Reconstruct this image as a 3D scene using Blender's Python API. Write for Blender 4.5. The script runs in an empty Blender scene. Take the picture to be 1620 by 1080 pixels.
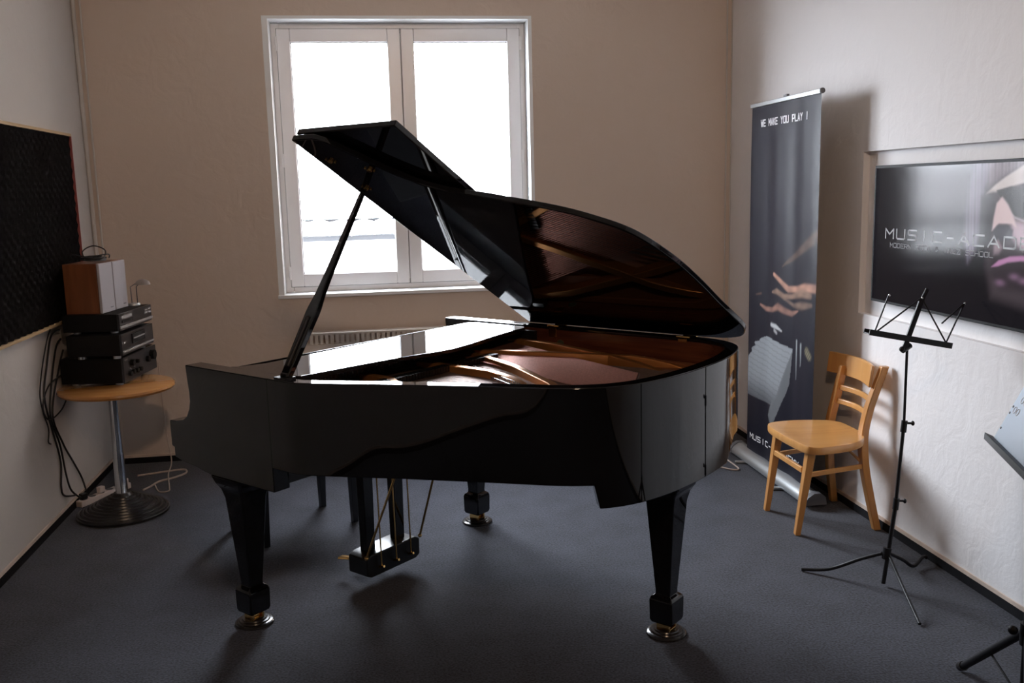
import bpy, bmesh, math, random
import numpy as np
from mathutils import Vector, Matrix
random.seed(4)
PI = math.pi
scn = bpy.context.scene
col = scn.collection

# ------------------------------------------------------------------ camera, world, light, exposure
cam_d = bpy.data.cameras.new('camera')
cam_d.sensor_width = 36.0
cam_d.lens = 32.795
cam_d.clip_start = 0.05
cam = bpy.data.objects.new('camera', cam_d); col.objects.link(cam)
yaw, pitch, roll = 0.1425, 0.1619, -0.0250
_f = Vector((math.sin(yaw)*math.cos(pitch), math.cos(yaw)*math.cos(pitch), -math.sin(pitch)))
_r = Vector((math.cos(yaw), -math.sin(yaw), 0)); _u = _r.cross(_f)
_r2 = _r*math.cos(roll)+_u*math.sin(roll); _u2 = -_r*math.sin(roll)+_u*math.cos(roll)
cam.matrix_world = Matrix(((_r2.x, _u2.x, -_f.x, 0), (_r2.y, _u2.y, -_f.y, 0), (_r2.z, _u2.z, -_f.z, 1.6), (0, 0, 0, 1)))
scn.camera = cam

world = bpy.data.worlds.new('overcast_sky'); scn.world = world; world.use_nodes = True
bg = world.node_tree.nodes['Background']
bg.inputs[0].default_value = (0.875, 0.915, 1.0, 1)
bg.inputs[1].default_value = 51.0

def light(name, kind, loc, energy, color, size=0.3, rot=(0, 0, 0)):
    d = bpy.data.lights.new(name, kind); d.energy = energy; d.color = color
    if kind == 'AREA':
        d.size = size
    else:
        d.shadow_soft_size = size
    o = bpy.data.objects.new(name, d); o.location = loc; o.rotation_euler = rot; col.objects.link(o)
    return o
portal = light('window_light_portal', 'AREA', (0.203, 6.02, 1.80), 1.0, (1, 1, 1), 1.0, (-PI/2, 0, 0))
portal.data.shape = 'RECTANGLE'; portal.data.size = 1.62; portal.data.size_y = 1.70
portal.data.cycles.is_portal = True
# warm ceiling lamps of the room, behind the camera
light('ceiling_lamp_light', 'AREA', (0.24, 0.2, 2.98), 9.0, (1.0, 0.62, 0.33), 0.35)
spot = light('ceiling_spot_light', 'SPOT', (0.24, 0.25, 2.95), 145.0, (1.0, 0.70, 0.48), 0.12)
spot.rotation_euler = (Vector((0.24, 0.25, 2.95))-Vector((0.75, 5.8, 2.45))).to_track_quat('Z', 'Y').to_euler()
spot.data.spot_size = math.radians(105); spot.data.spot_blend = 1.0

scn.view_settings.view_transform = 'Standard'
scn.view_settings.look = 'None'
scn.view_settings.gamma = 1.0
scn.view_settings.use_curve_mapping = False
scn.view_settings.exposure = 0.0
scn.cycles.max_bounces = 10
scn.cycles.diffuse_bounces = 6
scn.cycles.glossy_bounces = 6
scn.cycles.transparent_max_bounces = 12
scn.cycles.sample_clamp_indirect = 8.0

# ------------------------------------------------------------------ helpers
class MB:
    def __init__(s): s.v = []; s.f = []
    def add(s, vs, fs):
        n = len(s.v); s.v += [tuple(p) for p in vs]; s.f += [tuple(i+n for i in f) for f in fs]; return s
    def box(s, x0, x1, y0, y1, z0, z1):
        vs = [(x, y, z) for z in (z0, z1) for y in (y0, y1) for x in (x0, x1)]
        return s.add(vs, [(0, 2, 3, 1), (4, 5, 7, 6), (0, 1, 5, 4), (2, 6, 7, 3), (0, 4, 6, 2), (1, 3, 7, 5)])
    def hexa(s, bottom, top):
        return s.add(list(bottom)+list(top), [(3, 2, 1, 0), (4, 5, 6, 7)]+[(i, (i+1) % 4, 4+(i+1) % 4, 4+i) for i in range(4)])
    def prism(s, pts, fn, a, b):
        """extrude the 2-D outline pts; fn(p, t) maps an outline point and a depth to 3-D"""
        n = len(pts)
        vs = [fn(p, a) for p in pts]+[fn(p, b) for p in pts]
        return s.add(vs, [tuple(range(n))[::-1], tuple(range(n, 2*n))]+[(i, (i+1) % n, n+(i+1) % n, n+i) for i in range(n)])
    def beam(s, p, q, w, h, up=(0, 0, 1), w2=None, h2=None):
        p = Vector(p); q = Vector(q); d = (q-p).normalized(); up = Vector(up)
        a = d.cross(up)
        if a.length < 1e-4: a = d.cross(Vector((1, 0, 0)))
        a.normalize(); b = a.cross(d)
        w2 = w if w2 is None else w2; h2 = h if h2 is None else h2
        B = [p-a*w/2-b*h/2, p+a*w/2-b*h/2, p+a*w/2+b*h/2, p-a*w/2+b*h/2]
        T = [q-a*w2/2-b*h2/2, q+a*w2/2-b*h2/2, q+a*w2/2+b*h2/2, q-a*w2/2+b*h2/2]
        return s.hexa(B, T)
    def tube(s, pts, r, n=10, closed=False):
        pts = [Vector(p) for p in pts]; m = len(pts)
        rs = r if isinstance(r, (list, tuple)) else [r]*m
        vs = []; prev = None
        for i, p in enumerate(pts):
            if closed: d = pts[(i+1) % m]-pts[i-1]
            else: d = pts[min(i+1, m-1)]-pts[max(i-1, 0)]
            d.normalize()
            if prev is None:
                a = d.cross(Vector((0, 0, 1)))
                if a.length < 1e-3: a = d.cross(Vector((1, 0, 0)))
            else:
                a = prev-d*prev.dot(d)
            a.normalize(); prev = a; b = d.cross(a)
            for k in range(n):
                t = 2*PI*k/n; vs.append(p+a*(rs[i]*math.cos(t))+b*(rs[i]*math.sin(t)))
        fs = []
        for i in range(m if closed else m-1):
            j = (i+1) % m
            for k in range(n): fs.append((i*n+k, i*n+(k+1) % n, j*n+(k+1) % n, j*n+k))
        if not closed: fs += [tuple(range(n))[::-1], tuple(range((m-1)*n, m*n))]
        return s.add(vs, fs)
    def lathe(s, prof, n=32, c=(0, 0, 0)):
        vs = []; fs = []; m = len(prof)
        for r, z in prof:
            for k in range(n): vs.append((c[0]+r*math.cos(2*PI*k/n), c[1]+r*math.sin(2*PI*k/n), c[2]+z))
        for i in range(m-1):
            for k in range(n): fs.append((i*n+k, i*n+(k+1) % n, (i+1)*n+(k+1) % n, (i+1)*n+k))
        fs += [tuple(range(n))[::-1], tuple(range((m-1)*n, m*n))]
        return s.add(vs, fs)
    def cyl(s, p, q, r, n=16): return s.tube([p, q], r, n)
    def ball(s, c, r, n=12, sc=(1, 1, 1)):
        prof = [(max(r*math.sin(PI*i/8), 1e-5), -r*math.cos(PI*i/8)) for i in range(9)]
        k = len(s.v); s.lathe(prof, n)
        for i in range(k, len(s.v)):
            x, y, z = s.v[i]; s.v[i] = (c[0]+x*sc[0], c[1]+y*sc[1], c[2]+z*sc[2])
        return s

def spline(pts, per=6, closed=False):
    P = [Vector(p) for p in pts]; n = len(P); out = []
    rng = range(n) if closed else range(n-1)
    for i in rng:
        if closed: a, b, c, d = P[i-1], P[i], P[(i+1) % n], P[(i+2) % n]
        else: a, b, c, d = P[max(i-1, 0)], P[i], P[i+1], P[min(i+2, n-1)]
        for k in range(per):
            t = k/per
            out.append(0.5*((2*b)+(c-a)*t+(2*a-5*b+4*c-d)*t*t+(3*b-a-3*c+d)*t**3))
    if not closed: out.append(P[-1])
    return out

def obj(name, mb, mat, parent=None, smooth=None, bevel=0.0, loc=None, rz=None, seg=2):
    me = bpy.data.meshes.new(name)
    me.from_pydata([tuple(v) for v in mb.v], [], mb.f)
    bm = bmesh.new(); bm.from_mesh(me); bmesh.ops.recalc_face_normals(bm, faces=bm.faces); bm.to_mesh(me); bm.free()
    if mat: me.materials.append(mat)
    if smooth is not None:
        me.polygons.foreach_set('use_smooth', [True]*len(me.polygons))
        me.set_sharp_from_angle(angle=math.radians(smooth))
    o = bpy.data.objects.new(name, me); col.objects.link(o)
    if parent: o.parent = parent
    if bevel:
        b = o.modifiers.new('edge', 'BEVEL'); b.width = bevel; b.segments = seg; b.limit_method = 'ANGLE'; b.angle_limit = math.radians(40)
        if smooth is None:
            me.polygons.foreach_set('use_smooth', [True]*len(me.polygons))
            b.harden_normals = True
    if loc: o.location = loc
    if rz is not None: o.rotation_euler = (0, 0, rz)
    return o

def tag(o, label, cat, group=None, kind=None):
    if label: o['label'] = label
    if cat: o['category'] = cat
    if group: o['group'] = group
    if kind: o['kind'] = kind
    return o
def thing(name, label, cat, loc=(0, 0, 0), rz=0.0, group=None):
    o = bpy.data.objects.new(name, None); o.empty_display_size = 0.05; col.objects.link(o)
    o.location = loc; o.rotation_euler = (0, 0, rz)
    return tag(o, label, cat, group)
def struct(name, mb, mat, label, cat=None, **k):
    o = obj(name, mb, mat, None, **k); o['kind'] = 'structure'; o['label'] = label; o['category'] = cat or name.split('_')[0]
    return o

# ------------------------------------------------------------------ materials
def mat(name, c, rough=0.5, metal=0.0, spec=0.5, coat=0.0, emis=None, es=0.0, bump=None, var=None, sheen=0.0, ior=1.5):
    m = bpy.data.materials.new(name); m.use_nodes = True; nt = m.node_tree; b = nt.nodes['Principled BSDF']
    b.inputs['Base Color'].default_value = (*c, 1); b.inputs['Roughness'].default_value = rough
    b.inputs['Metallic'].default_value = metal; b.inputs['Specular IOR Level'].default_value = spec
    b.inputs['Coat Weight'].default_value = coat; b.inputs['IOR'].default_value = ior
    if sheen: b.inputs['Sheen Weight'].default_value = sheen
    if emis: b.inputs['Emission Color'].default_value = (*emis, 1); b.inputs['Emission Strength'].default_value = es
    tc = nt.nodes.new('ShaderNodeTexCoord')
    if var:   # (scale, amount)
        n = nt.nodes.new('ShaderNodeTexNoise'); n.inputs['Scale'].default_value = var[0]; n.inputs['Detail'].default_value = 6
        nt.links.new(tc.outputs['Object'], n.inputs['Vector'])
        r = nt.nodes.new('ShaderNodeValToRGB'); a = var[1]
        r.color_ramp.elements[0].position = 0.3; r.color_ramp.elements[1].position = 0.7
        r.color_ramp.elements[0].color = (*[x*(1-a) for x in c], 1); r.color_ramp.elements[1].color = (*[min(1, x*(1+a)) for x in c], 1)
        nt.links.new(n.outputs['Fac'], r.inputs['Fac']); nt.links.new(r.outputs['Color'], b.inputs['Base Color'])
    if bump:  # (scale, strength, distance)
        n = nt.nodes.new('ShaderNodeTexNoise'); n.inputs['Scale'].default_value = bump[0]; n.inputs['Detail'].default_value = 5
        nt.links.new(tc.outputs['Object'], n.inputs['Vector'])
        bp = nt.nodes.new('ShaderNodeBump'); bp.inputs['Strength'].default_value = bump[1]; bp.inputs['Distance'].default_value = bump[2]
        nt.links.new(n.outputs['Fac'], bp.inputs['Height']); nt.links.new(bp.outputs['Normal'], b.inputs['Normal'])
    return m
def wood(name, c1, c2, rough=0.35, scale=(2, 30, 30), coat=0.2):
    m = mat(name, c1, rough, coat=coat); nt = m.node_tree; b = nt.nodes['Principled BSDF']
    tc = nt.nodes.new('ShaderNodeTexCoord'); mp = nt.nodes.new('ShaderNodeMapping'); mp.inputs['Scale'].default_value = scale
    n = nt.nodes.new('ShaderNodeTexNoise'); n.inputs['Scale'].default_value = 1.0; n.inputs['Detail'].default_value = 5; n.inputs['Distortion'].default_value = 0.6
    r = nt.nodes.new('ShaderNodeValToRGB'); r.color_ramp.elements[0].position = 0.32; r.color_ramp.elements[1].position = 0.7
    r.color_ramp.elements[0].color = (*c2, 1); r.color_ramp.elements[1].color = (*c1, 1)
    nt.links.new(tc.outputs['Object'], mp.inputs['Vector']); nt.links.new(mp.outputs['Vector'], n.inputs['Vector'])
    nt.links.new(n.outputs['Fac'], r.inputs['Fac']); nt.links.new(r.outputs['Color'], b.inputs['Base Color'])
    return m
def plaster(name, c, swirl=0.25):
    m = mat(name, c, 0.9, spec=0.2); nt = m.node_tree; b = nt.nodes['Principled BSDF']
    tc = nt.nodes.new('ShaderNodeTexCoord')
    n1 = nt.nodes.new('ShaderNodeTexNoise'); n1.inputs['Scale'].default_value = 9; n1.inputs['Detail'].default_value = 8; n1.inputs['Distortion'].default_value = 1.6
    mp = nt.nodes.new('ShaderNodeMapping'); mp.inputs['Scale'].default_value = (1, 1, 0.35)
    n2 = nt.nodes.new('ShaderNodeTexWave'); n2.inputs['Scale'].default_value = 5; n2.inputs['Distortion'].default_value = 9; n2.inputs['Detail'].default_value = 4; n2.inputs['Detail Scale'].default_value = 0.8
    n3 = nt.nodes.new('ShaderNodeTexNoise'); n3.inputs['Scale'].default_value = 90; n3.inputs['Detail'].default_value = 3
    for n in (n1, n3): nt.links.new(tc.outputs['Object'], n.inputs['Vector'])
    nt.links.new(tc.outputs['Object'], mp.inputs['Vector']); nt.links.new(mp.outputs['Vector'], n2.inputs['Vector'])
    a = nt.nodes.new('ShaderNodeMath'); a.operation = 'MULTIPLY_ADD'; a.inputs[1].default_value = swirl
    nt.links.new(n2.outputs['Fac'], a.inputs[0]); nt.links.new(n1.outputs['Fac'], a.inputs[2])
    a2 = nt.nodes.new('ShaderNodeMath'); a2.operation = 'MULTIPLY_ADD'; a2.inputs[1].default_value = 0.15
    nt.links.new(n3.outputs['Fac'], a2.inputs[0]); nt.links.new(a.outputs[0], a2.inputs[2])
    bp = nt.nodes.new('ShaderNodeBump'); bp.inputs['Strength'].default_value = 0.5; bp.inputs['Distance'].default_value = 0.006
    nt.links.new(a2.outputs[0], bp.inputs['Height']); nt.links.new(bp.outputs['Normal'], b.inputs['Normal'])
    return m
def carpet(name, c):
    m = mat(name, c, 0.95, spec=0.15, sheen=0.15); nt = m.node_tree; b = nt.nodes['Principled BSDF']
    tc = nt.nodes.new('ShaderNodeTexCoord')
    n1 = nt.nodes.new('ShaderNodeTexNoise'); n1.inputs['Scale'].default_value = 120; n1.inputs['Detail'].default_value = 3
    n2 = nt.nodes.new('ShaderNodeTexNoise'); n2.inputs['Scale'].default_value = 6; n2.inputs['Detail'].default_value = 4
    for n in (n1, n2): nt.links.new(tc.outputs['Object'], n.inputs['Vector'])
    mx = nt.nodes.new('ShaderNodeMath'); mx.operation = 'MULTIPLY_ADD'; mx.inputs[1].default_value = 0.3
    nt.links.new(n2.outputs['Fac'], mx.inputs[0]); nt.links.new(n1.outputs['Fac'], mx.inputs[2])
    r = nt.nodes.new('ShaderNodeValToRGB'); r.color_ramp.elements[0].position = 0.42; r.color_ramp.elements[1].position = 0.85
    r.color_ramp.elements[0].color = (*[x*0.35 for x in c], 1); r.color_ramp.elements[1].color = (*[x*2.3 for x in c], 1)
    nt.links.new(mx.outputs[0], r.inputs['Fac']); nt.links.new(r.outputs['Color'], b.inputs['Base Color'])
    bp = nt.nodes.new('ShaderNodeBump'); bp.inputs['Strength'].default_value = 0.6; bp.inputs['Distance'].default_value = 0.004
    nt.links.new(n1.outputs['Fac'], bp.inputs['Height']); nt.links.new(bp.outputs['Normal'], b.inputs['Normal'])
    return m

M = {}
M['wall'] = plaster('shaded_white_plaster', (0.58, 0.55, 0.52), 0.06)  # white wall paint darkened; the left wall's shade is put into the colour
M['wall_b'] = plaster('beige_plaster', (0.62, 0.52, 0.445), 0.03)
M['wall_r'] = plaster('white_plaster_troweled', (0.84, 0.82, 0.82), 0.35)
M['wall_f'] = mat('reflection_dark_wall', (0.06, 0.06, 0.065), 0.9, bump=(90, 0.3, 0.002))  # made dark so the piano flank reflects black; the covering is made up
M['ceil'] = mat('ceiling_paint', (0.78, 0.76, 0.73), 0.9, bump=(60, 0.2, 0.002))
M['reveal'] = mat('reveal_paint', (0.85, 0.87, 0.88), 0.7, bump=(40, 0.15, 0.002))
M['carpet'] = carpet('dark_carpet', (0.024, 0.0255, 0.034))
M['skirt'] = mat('black_carpet_skirting', (0.008, 0.008, 0.010), 0.9, spec=0.2, bump=(200, 0.4, 0.002))
M['beige'] = mat('beige_strip', (0.62, 0.50, 0.42), 0.6, var=(8, 0.15))
M['upvc'] = mat('white_window_plastic', (0.88, 0.87, 0.88), 0.30, bump=(30, 0.03, 0.001))
M['seal'] = mat('grey_seal', (0.25, 0.26, 0.27), 0.6, var=(20, 0.1))
M['lac'] = mat('black_piano_lacquer', (0.0035, 0.0035, 0.0045), 0.018, var=(5, 0.2))
M['satin'] = mat('black_satin_wood', (0.005, 0.005, 0.006), 0.32, var=(8, 0.2))
M['mahog'] = wood('mahogany_inner_rim', (0.10, 0.030, 0.014), (0.05, 0.014, 0.008), 0.22, (3, 3, 60), 0.5)
M['gold_r'] = mat('bronze_painted_iron_matt', (0.16, 0.060, 0.025), 0.7, metal=0.0, spec=0.2, bump=(80, 0.1, 0.001))
M['gold'] = mat('bronze_painted_iron', (0.50, 0.22, 0.07), 0.28, metal=0.75, bump=(80, 0.1, 0.001))
M['sbd'] = wood('spruce_soundboard', (0.42, 0.20, 0.13), (0.34, 0.15, 0.10), 0.6, (2, 40, 2), 0.0)
M['brass'] = mat('polished_brass', (0.80, 0.52, 0.20), 0.18, metal=1.0, var=(30, 0.1))
M['copper'] = mat('copper_wound_string', (0.48, 0.22, 0.17), 0.45, metal=0.9, var=(90, 0.15))
M['steel'] = mat('steel_string', (0.30, 0.22, 0.19), 0.5, metal=1.0, var=(90, 0.1))
M['chrome'] = mat('chrome', (0.70, 0.72, 0.75), 0.12, metal=1.0, bump=(50, 0.03, 0.001))
M['felt'] = mat('red_felt', (0.35, 0.03, 0.05), 0.95, bump=(300, 0.4, 0.001))
M['ivory'] = mat('white_key_plastic', (0.75, 0.73, 0.68), 0.25, var=(10, 0.05))
M['bplastic'] = mat('black_plastic', (0.010, 0.010, 0.011), 0.38, bump=(200, 0.08, 0.0005))
M['rubber'] = mat('dark_rubber', (0.02, 0.018, 0.018), 0.22, var=(10, 0.2))
M['bmetal'] = mat('black_enamelled_metal', (0.008, 0.008, 0.010), 0.45, spec=0.3, bump=(60, 0.05, 0.0005))
M['hifi'] = mat('black_sheet_metal', (0.0025, 0.0025, 0.003), 0.6, spec=0.25, bump=(300, 0.05, 0.0005))
M['hifif'] = mat('brushed_dark_fascia', (0.035, 0.036, 0.042), 0.30, metal=0.5, bump=(150, 0.05, 0.0005))
M['silver'] = mat('silver_plastic', (0.60, 0.64, 0.68), 0.22, metal=0.6, var=(20, 0.1))
M['cherry'] = wood('cherry_veneer', (0.22, 0.075, 0.028), (0.14, 0.042, 0.016), 0.45, (20, 20, 2))
M['grille'] = mat('grey_speaker_cloth', (0.42, 0.41, 0.44), 0.85, bump=(400, 0.3, 0.001))
M['beech'] = wood('varnished_beech', (0.62, 0.32, 0.105), (0.53, 0.25, 0.075), 0.30, (3, 25, 3), 0.3)
M['beech_v'] = wood('varnished_beech_upright', (0.59, 0.29, 0.095), (0.48, 0.22, 0.062), 0.32, (25, 25, 3), 0.3)
M['ttop'] = wood('beech_tabletop', (0.54, 0.27, 0.09), (0.45, 0.20, 0.06), 0.22, (4, 30, 4), 0.4)
M['iron'] = mat('black_cast_iron', (0.012, 0.012, 0.013), 0.30, bump=(60, 0.1, 0.001))
M['foam'] = mat('black_acoustic_foam', (0.010, 0.009, 0.009), 1.0, spec=0.0)
M['pine'] = wood('pine_strip', (0.50, 0.36, 0.20), (0.40, 0.27, 0.13), 0.6, (20, 2, 20), 0)
M['redw'] = mat('reddish_strip', (0.25, 0.05, 0.04), 0.6, var=(20, 0.2))
M['cable_b'] = mat('black_cable', (0.010, 0.010, 0.011), 0.45, var=(30, 0.2))
M['cable_w'] = mat('cream_cable', (0.50, 0.40, 0.34), 0.5, var=(30, 0.1))
M['wplastic'] = mat('cream_plastic', (0.62, 0.55, 0.52), 0.4, var=(30, 0.05))
M['alu'] = mat('anodised_aluminium', (0.55, 0.58, 0.60), 0.32, metal=0.8, bump=(90, 0.05, 0.0005))
M['gplastic'] = mat('dark_grey_plastic', (0.12, 0.12, 0.13), 0.5, bump=(120, 0.1, 0.0005))
M['shade'] = mat('greyish_lamp_shade', (0.30, 0.27, 0.25), 0.4, var=(20, 0.1))
M['radi'] = mat('radiator_enamel', (0.66, 0.60, 0.54), 0.4, bump=(20, 0.05, 0.001))
M['tile'] = mat('pale_roof_tile', (0.62, 0.60, 0.60), 0.9, var=(3, 0.15))
M['under'] = mat('shade_dark', (0.010, 0.011, 0.013), 0.9, var=(3, 0.2))  # near black: shade beneath the tile courses put into the colour
M['blocker'] = mat('blocker_render', (0.16, 0.13, 0.11), 0.9, var=(3, 0.2))
M['house'] = mat('pale_render', (0.75, 0.75, 0.75), 0.9, bump=(30, 0.2, 0.003))
M['ground'] = mat('pale_yard', (0.60, 0.60, 0.60), 0.9, var=(2, 0.2))
M['skytint'] = mat('sky_tinted_enamel', (0.52, 0.62, 0.74), 0.35, bump=(60, 0.03, 0.0005))  # base colour carries the pale blue of the reflected sky
M['greyhole'] = mat('grey_hole_rim', (0.62, 0.64, 0.68), 0.5, var=(30, 0.05))
M['letter_w'] = mat('white_print', (0.80, 0.80, 0.82), 0.5, var=(30, 0.05))

def glass_mat():
    m = bpy.data.materials.new('window_glass'); m.use_nodes = True; nt = m.node_tree
    for n in list(nt.nodes): nt.nodes.remove(n)
    o = nt.nodes.new('ShaderNodeOutputMaterial'); mx = nt.nodes.new('ShaderNodeMixShader'); t = nt.nodes.new('ShaderNodeBsdfTransparent')
    g = nt.nodes.new('ShaderNodeBsdfGlossy'); lw = nt.nodes.new('ShaderNodeLayerWeight'); lw.inputs['Blend'].default_value = 0.5
    pw = nt.nodes.new('ShaderNodeMath'); pw.operation = 'POWER'; pw.inputs[1].default_value = 5.0; nt.links.new(lw.outputs['Facing'], pw.inputs[0])
    f = nt.nodes.new('ShaderNodeMath'); f.operation = 'MULTIPLY_ADD'; f.inputs[1].default_value = 0.9; f.inputs[2].default_value = 0.04; nt.links.new(pw.outputs[0], f.inputs[0])
    g.inputs['Roughness'].default_value = 0.01
    t.inputs[0].default_value = (0.97, 0.98, 0.98, 1)
    nt.links.new(f.outputs[0], mx.inputs[0]); nt.links.new(t.outputs[0], mx.inputs[1]); nt.links.new(g.outputs[0], mx.inputs[2]); nt.links.new(mx.outputs[0], o.inputs[0])
    return m
M['glass'] = glass_mat()

# ------------------------------------------------------------------ room
XL, XR, YB, YF, ZC = -1.634, 2.2755, 5.806, -4.5, 3.05
struct('floor', MB().box(XL-0.3, XR+0.3, YF-0.3, YB+0.3, -0.12, 0.0), M['carpet'], 'dark blue-grey needle felt carpet covering the whole floor')
struct('ceiling', MB().box(XL-0.3, XR+0.3, YF-0.3, YB+0.5, ZC, ZC+0.15), M['ceil'], 'white ceiling above the frame')
struct('wall_left', MB().box(XL-0.2, XL, YF, YB+0.3, 0, ZC), M['wall'], 'white plaster wall on the left, darkened in colour for shade, with the foam panel')
struct('wall_front', MB().box(XL-0.2, XR+0.2, YF-0.2, YF, 0, ZC), M['wall_f'], 'unseen wall behind the viewer, darkened to blacken the piano reflections')
wx0, wx1, wz0, wz1 = -0.594, 1.000, 0.974, 2.631
mb = MB(); mb.box(XL-0.1, wx0, YB, YB+0.32, 0, ZC); mb.box(wx1, XR+0.1, YB, YB+0.32, 0, ZC)
mb.box(wx0, wx1, YB, YB+0.32, 0, wz0); mb.box(wx0, wx1, YB, YB+0.32, wz1, ZC)
struct('wall_back', mb, M['wall_b'], 'tan-lit plaster wall around the window')
ny0, ny1, nz0, nz1 = 2.52, 4.150, 0.975, 1.731
mb = MB(); mb.box(XR, XR+0.032, YF, ny0, 0, ZC); mb.box(XR, XR+0.032, ny1, YB+0.3, 0, ZC)
mb.box(XR, XR+0.032, ny0, ny1, 0, nz0); mb.box(XR, XR+0.032, ny0, ny1, nz1, ZC); mb.box(XR+0.032, XR+0.2, YF, YB+0.3, 0, ZC)
struct('wall_right', mb, M['wall_r'], 'bright troweled plaster wall with a shallow niche for the screen')
# skirting: dark carpet strip under a thin beige strip
for nm, bx, bb in (('left', (XL, XL+0.010, YF, YB-0.02), 0), ('right', (XR-0.010, XR, YF, YB-0.02), 1), ('back', (XL+0.011, XR-0.011, YB-0.010, YB), 2)):
    x0, x1, y0, y1 = bx
    o = struct('baseboard_'+nm, MB().box(x0, x1, y0, y1, 0, 0.036), M['skirt'], 'black carpet skirting strip along the %s wall' % nm)
    t = 0.006
    if bb == 0: q = (x0, x0+t, y0, y1)
    elif bb == 1: q = (x1-t, x1, y0, y1)
    else: q = (x0, x1, y1-t, y1)
    obj('top_strip', MB().box(*q, 0.036, 0.052), M['beige'], o)
# corner conduits
mb = MB().tube([(XL+0.012, YB-0.012, 0.06), (XL+0.012, YB-0.012, ZC)], 0.012, 8); mb.tube([(XL+0.048, YB-0.007, 0.06), (XL+0.048, YB-0.007, ZC)], 0.006, 8)
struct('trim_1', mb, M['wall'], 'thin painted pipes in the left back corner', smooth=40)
mb = MB().tube([(XR-0.035, YB-0.004, 0.06), (XR-0.035, YB-0.004, ZC)], 0.005, 6); mb.tube([(XR-0.003, YB-0.003, 0.06), (XR-0.003, YB-0.003, ZC)], 0.004, 6)
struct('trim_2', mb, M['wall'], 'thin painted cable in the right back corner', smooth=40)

# window
FY = YB+0.150
wroot = bpy.data.objects.new('window_1', None); col.objects.link(wroot); wroot.location = (0.203, FY, wz0); wroot['kind'] = 'structure'
wroot['label'] = 'white two-sash window, daylight and a pale tiled roof outside'; wroot['category'] = 'window'
wo = Vector((0.203, FY, wz0))
class L(MB):
    def done(s, name, m, **k):
        s.v = [tuple(Vector(p)-wo) for p in s.v]; return obj(name, s, m, wroot, **k)
# reveal lining
mb = L(); mb.box(wx0, wx0+0.034, YB-0.001, FY+0.02, wz0+0.022, wz1); mb.box(wx1-0.022, wx1, YB-0.001, FY+0.02, wz0+0.022, wz1); mb.box(wx0+0.034, wx1-0.022, YB-0.001, FY+0.02, wz1-0.018, wz1)
mb.done('reveal', M['reveal'])
mb = L(); mb.box(wx0-0.004, wx1+0.004, YB-0.018, FY+0.02, wz0, wz0+0.022); mb.done('sill', M['reveal'], bevel=0.004)
# fixed frame
fx0, fx1, fz0, fz1 = wx0+0.034, wx1-0.022, wz0+0.022, wz1-0.018
def ring(mb, x0, x1, z0, z1, w, y0, y1):
    mb.box(x0, x0+w, y0, y1, z0, z1); mb.box(x1-w, x1, y0, y1, z0, z1); mb.box(x0+w, x1-w, y0, y1, z0, z0+w); mb.box(x0+w, x1-w, y0, y1, z1-w, z1)
mb = L(); ring(mb, fx0, fx1, fz0, fz1, 0.046, FY, FY+0.07); mb.box(0.185, 0.235, FY+0.046, FY+0.07, fz0+0.046, fz1-0.046); mb.done('frame', M['upvc'], bevel=0.004)
mb = L(); ring(mb, fx0+0.03, fx1-0.03, fz0+0.03, fz1-0.03, 0.03, FY-0.002, FY+0.001); mb.done('seal_line', M['seal'])
for x0, x1 in ((fx0+0.034, 0.208), (0.212, fx1-0.034)):
    mb = L(); ring(mb, x0, x1, fz0+0.034, fz1-0.034, 0.078, FY-0.022, FY+0.045); sash = mb.done('sash', M['upvc'], bevel=0.006)
    mb = L(); mb.box(x0+0.075, x1-0.075, FY+0.010, FY+0.016, fz0+0.11, fz1-0.11)
    g = obj('pane', MB(), None, None); bpy.data.objects.remove(g)
    g = mb.done('pane', M['glass']); g.parent = sash
    mb = L(); ring(mb, x0+0.076, x1-0.076, fz0+0.110, fz1-0.110, 0.006, FY-0.004, FY+0.02)
    g = mb.done('gasket', M['seal']); g.parent = sash
for hx in (fx0+0.030, fx1-0.030):
    for hz in (fz0+0.12, (fz0+fz1)/2, fz1-0.12):
        mb = L(); mb.cyl((hx, FY-0.018, hz-0.04), (hx, FY-0.018, hz+0.04), 0.009, 10); mb.done('hinge', M['upvc'], smooth=40)

# outside: neighbour's tiled roof, wall and yard
gr = struct('yard', MB().box(-30, 30, YB+0.6, 60, -3.2, -3.0), M['ground'], 'pale ground outside the window', 'ground')
nb = thing('neighbour_house', 'overexposed neighbouring house with two courses of wavy roof tiles, seen through the window', 'building', (0, 9.0, -3.0))
obj('wall', MB().box(-7, 3, 0.25, 3.0, 0, 4.12), M['house'], nb)
def tilesheet(y0, z0, y1, z1, ph):
    mb = MB(); n = 280; vs = []
    rows = [(y0, z0), (y0, z0+0.028), (y1, z1)]
    for (y, z) in rows:
        for i in range(n+1):
            x = -7+10*i/n
            w = 0.030*abs(math.sin(PI*(x+ph)/0.21))+0.006*math.sin(x*7.3+ph)
            vs.append((x, y, z+w))
    fs = [(r*(n+1)+i, r*(n+1)+i+1, (r+1)*(n+1)+i+1, (r+1)*(n+1)+i) for r in range(2) for i in range(n)]
    mb.add(vs, fs); return mb
obj('roof_course', tilesheet(-0.02, 4.205, 0.40, 4.33, 0.0), M['tile'], nb)
obj('roof_course', tilesheet(0.32, 4.345, 0.80, 4.52, 0.07), M['tile'], nb)
obj('roof_slope', tilesheet(0.75, 4.52, 1.5, 4.74, 0.02), M['tile'], nb)
obj('eave_shade_strip', MB().box(-7, 3, 0.03, 0.36, 4.155, 4.200), M['under'], nb)  # dark strip standing in for the shade under the eave
obj('shadow_gap', MB().box(-7, 3, 0.36, 0.42, 4.30, 4.352), M['under'], nb)  # dark strip standing in for shade between the tile courses
obj('ridge', MB().box(-7, 3, 1.35, 1.6, 4.70, 4.78), M['house'], nb)

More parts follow.
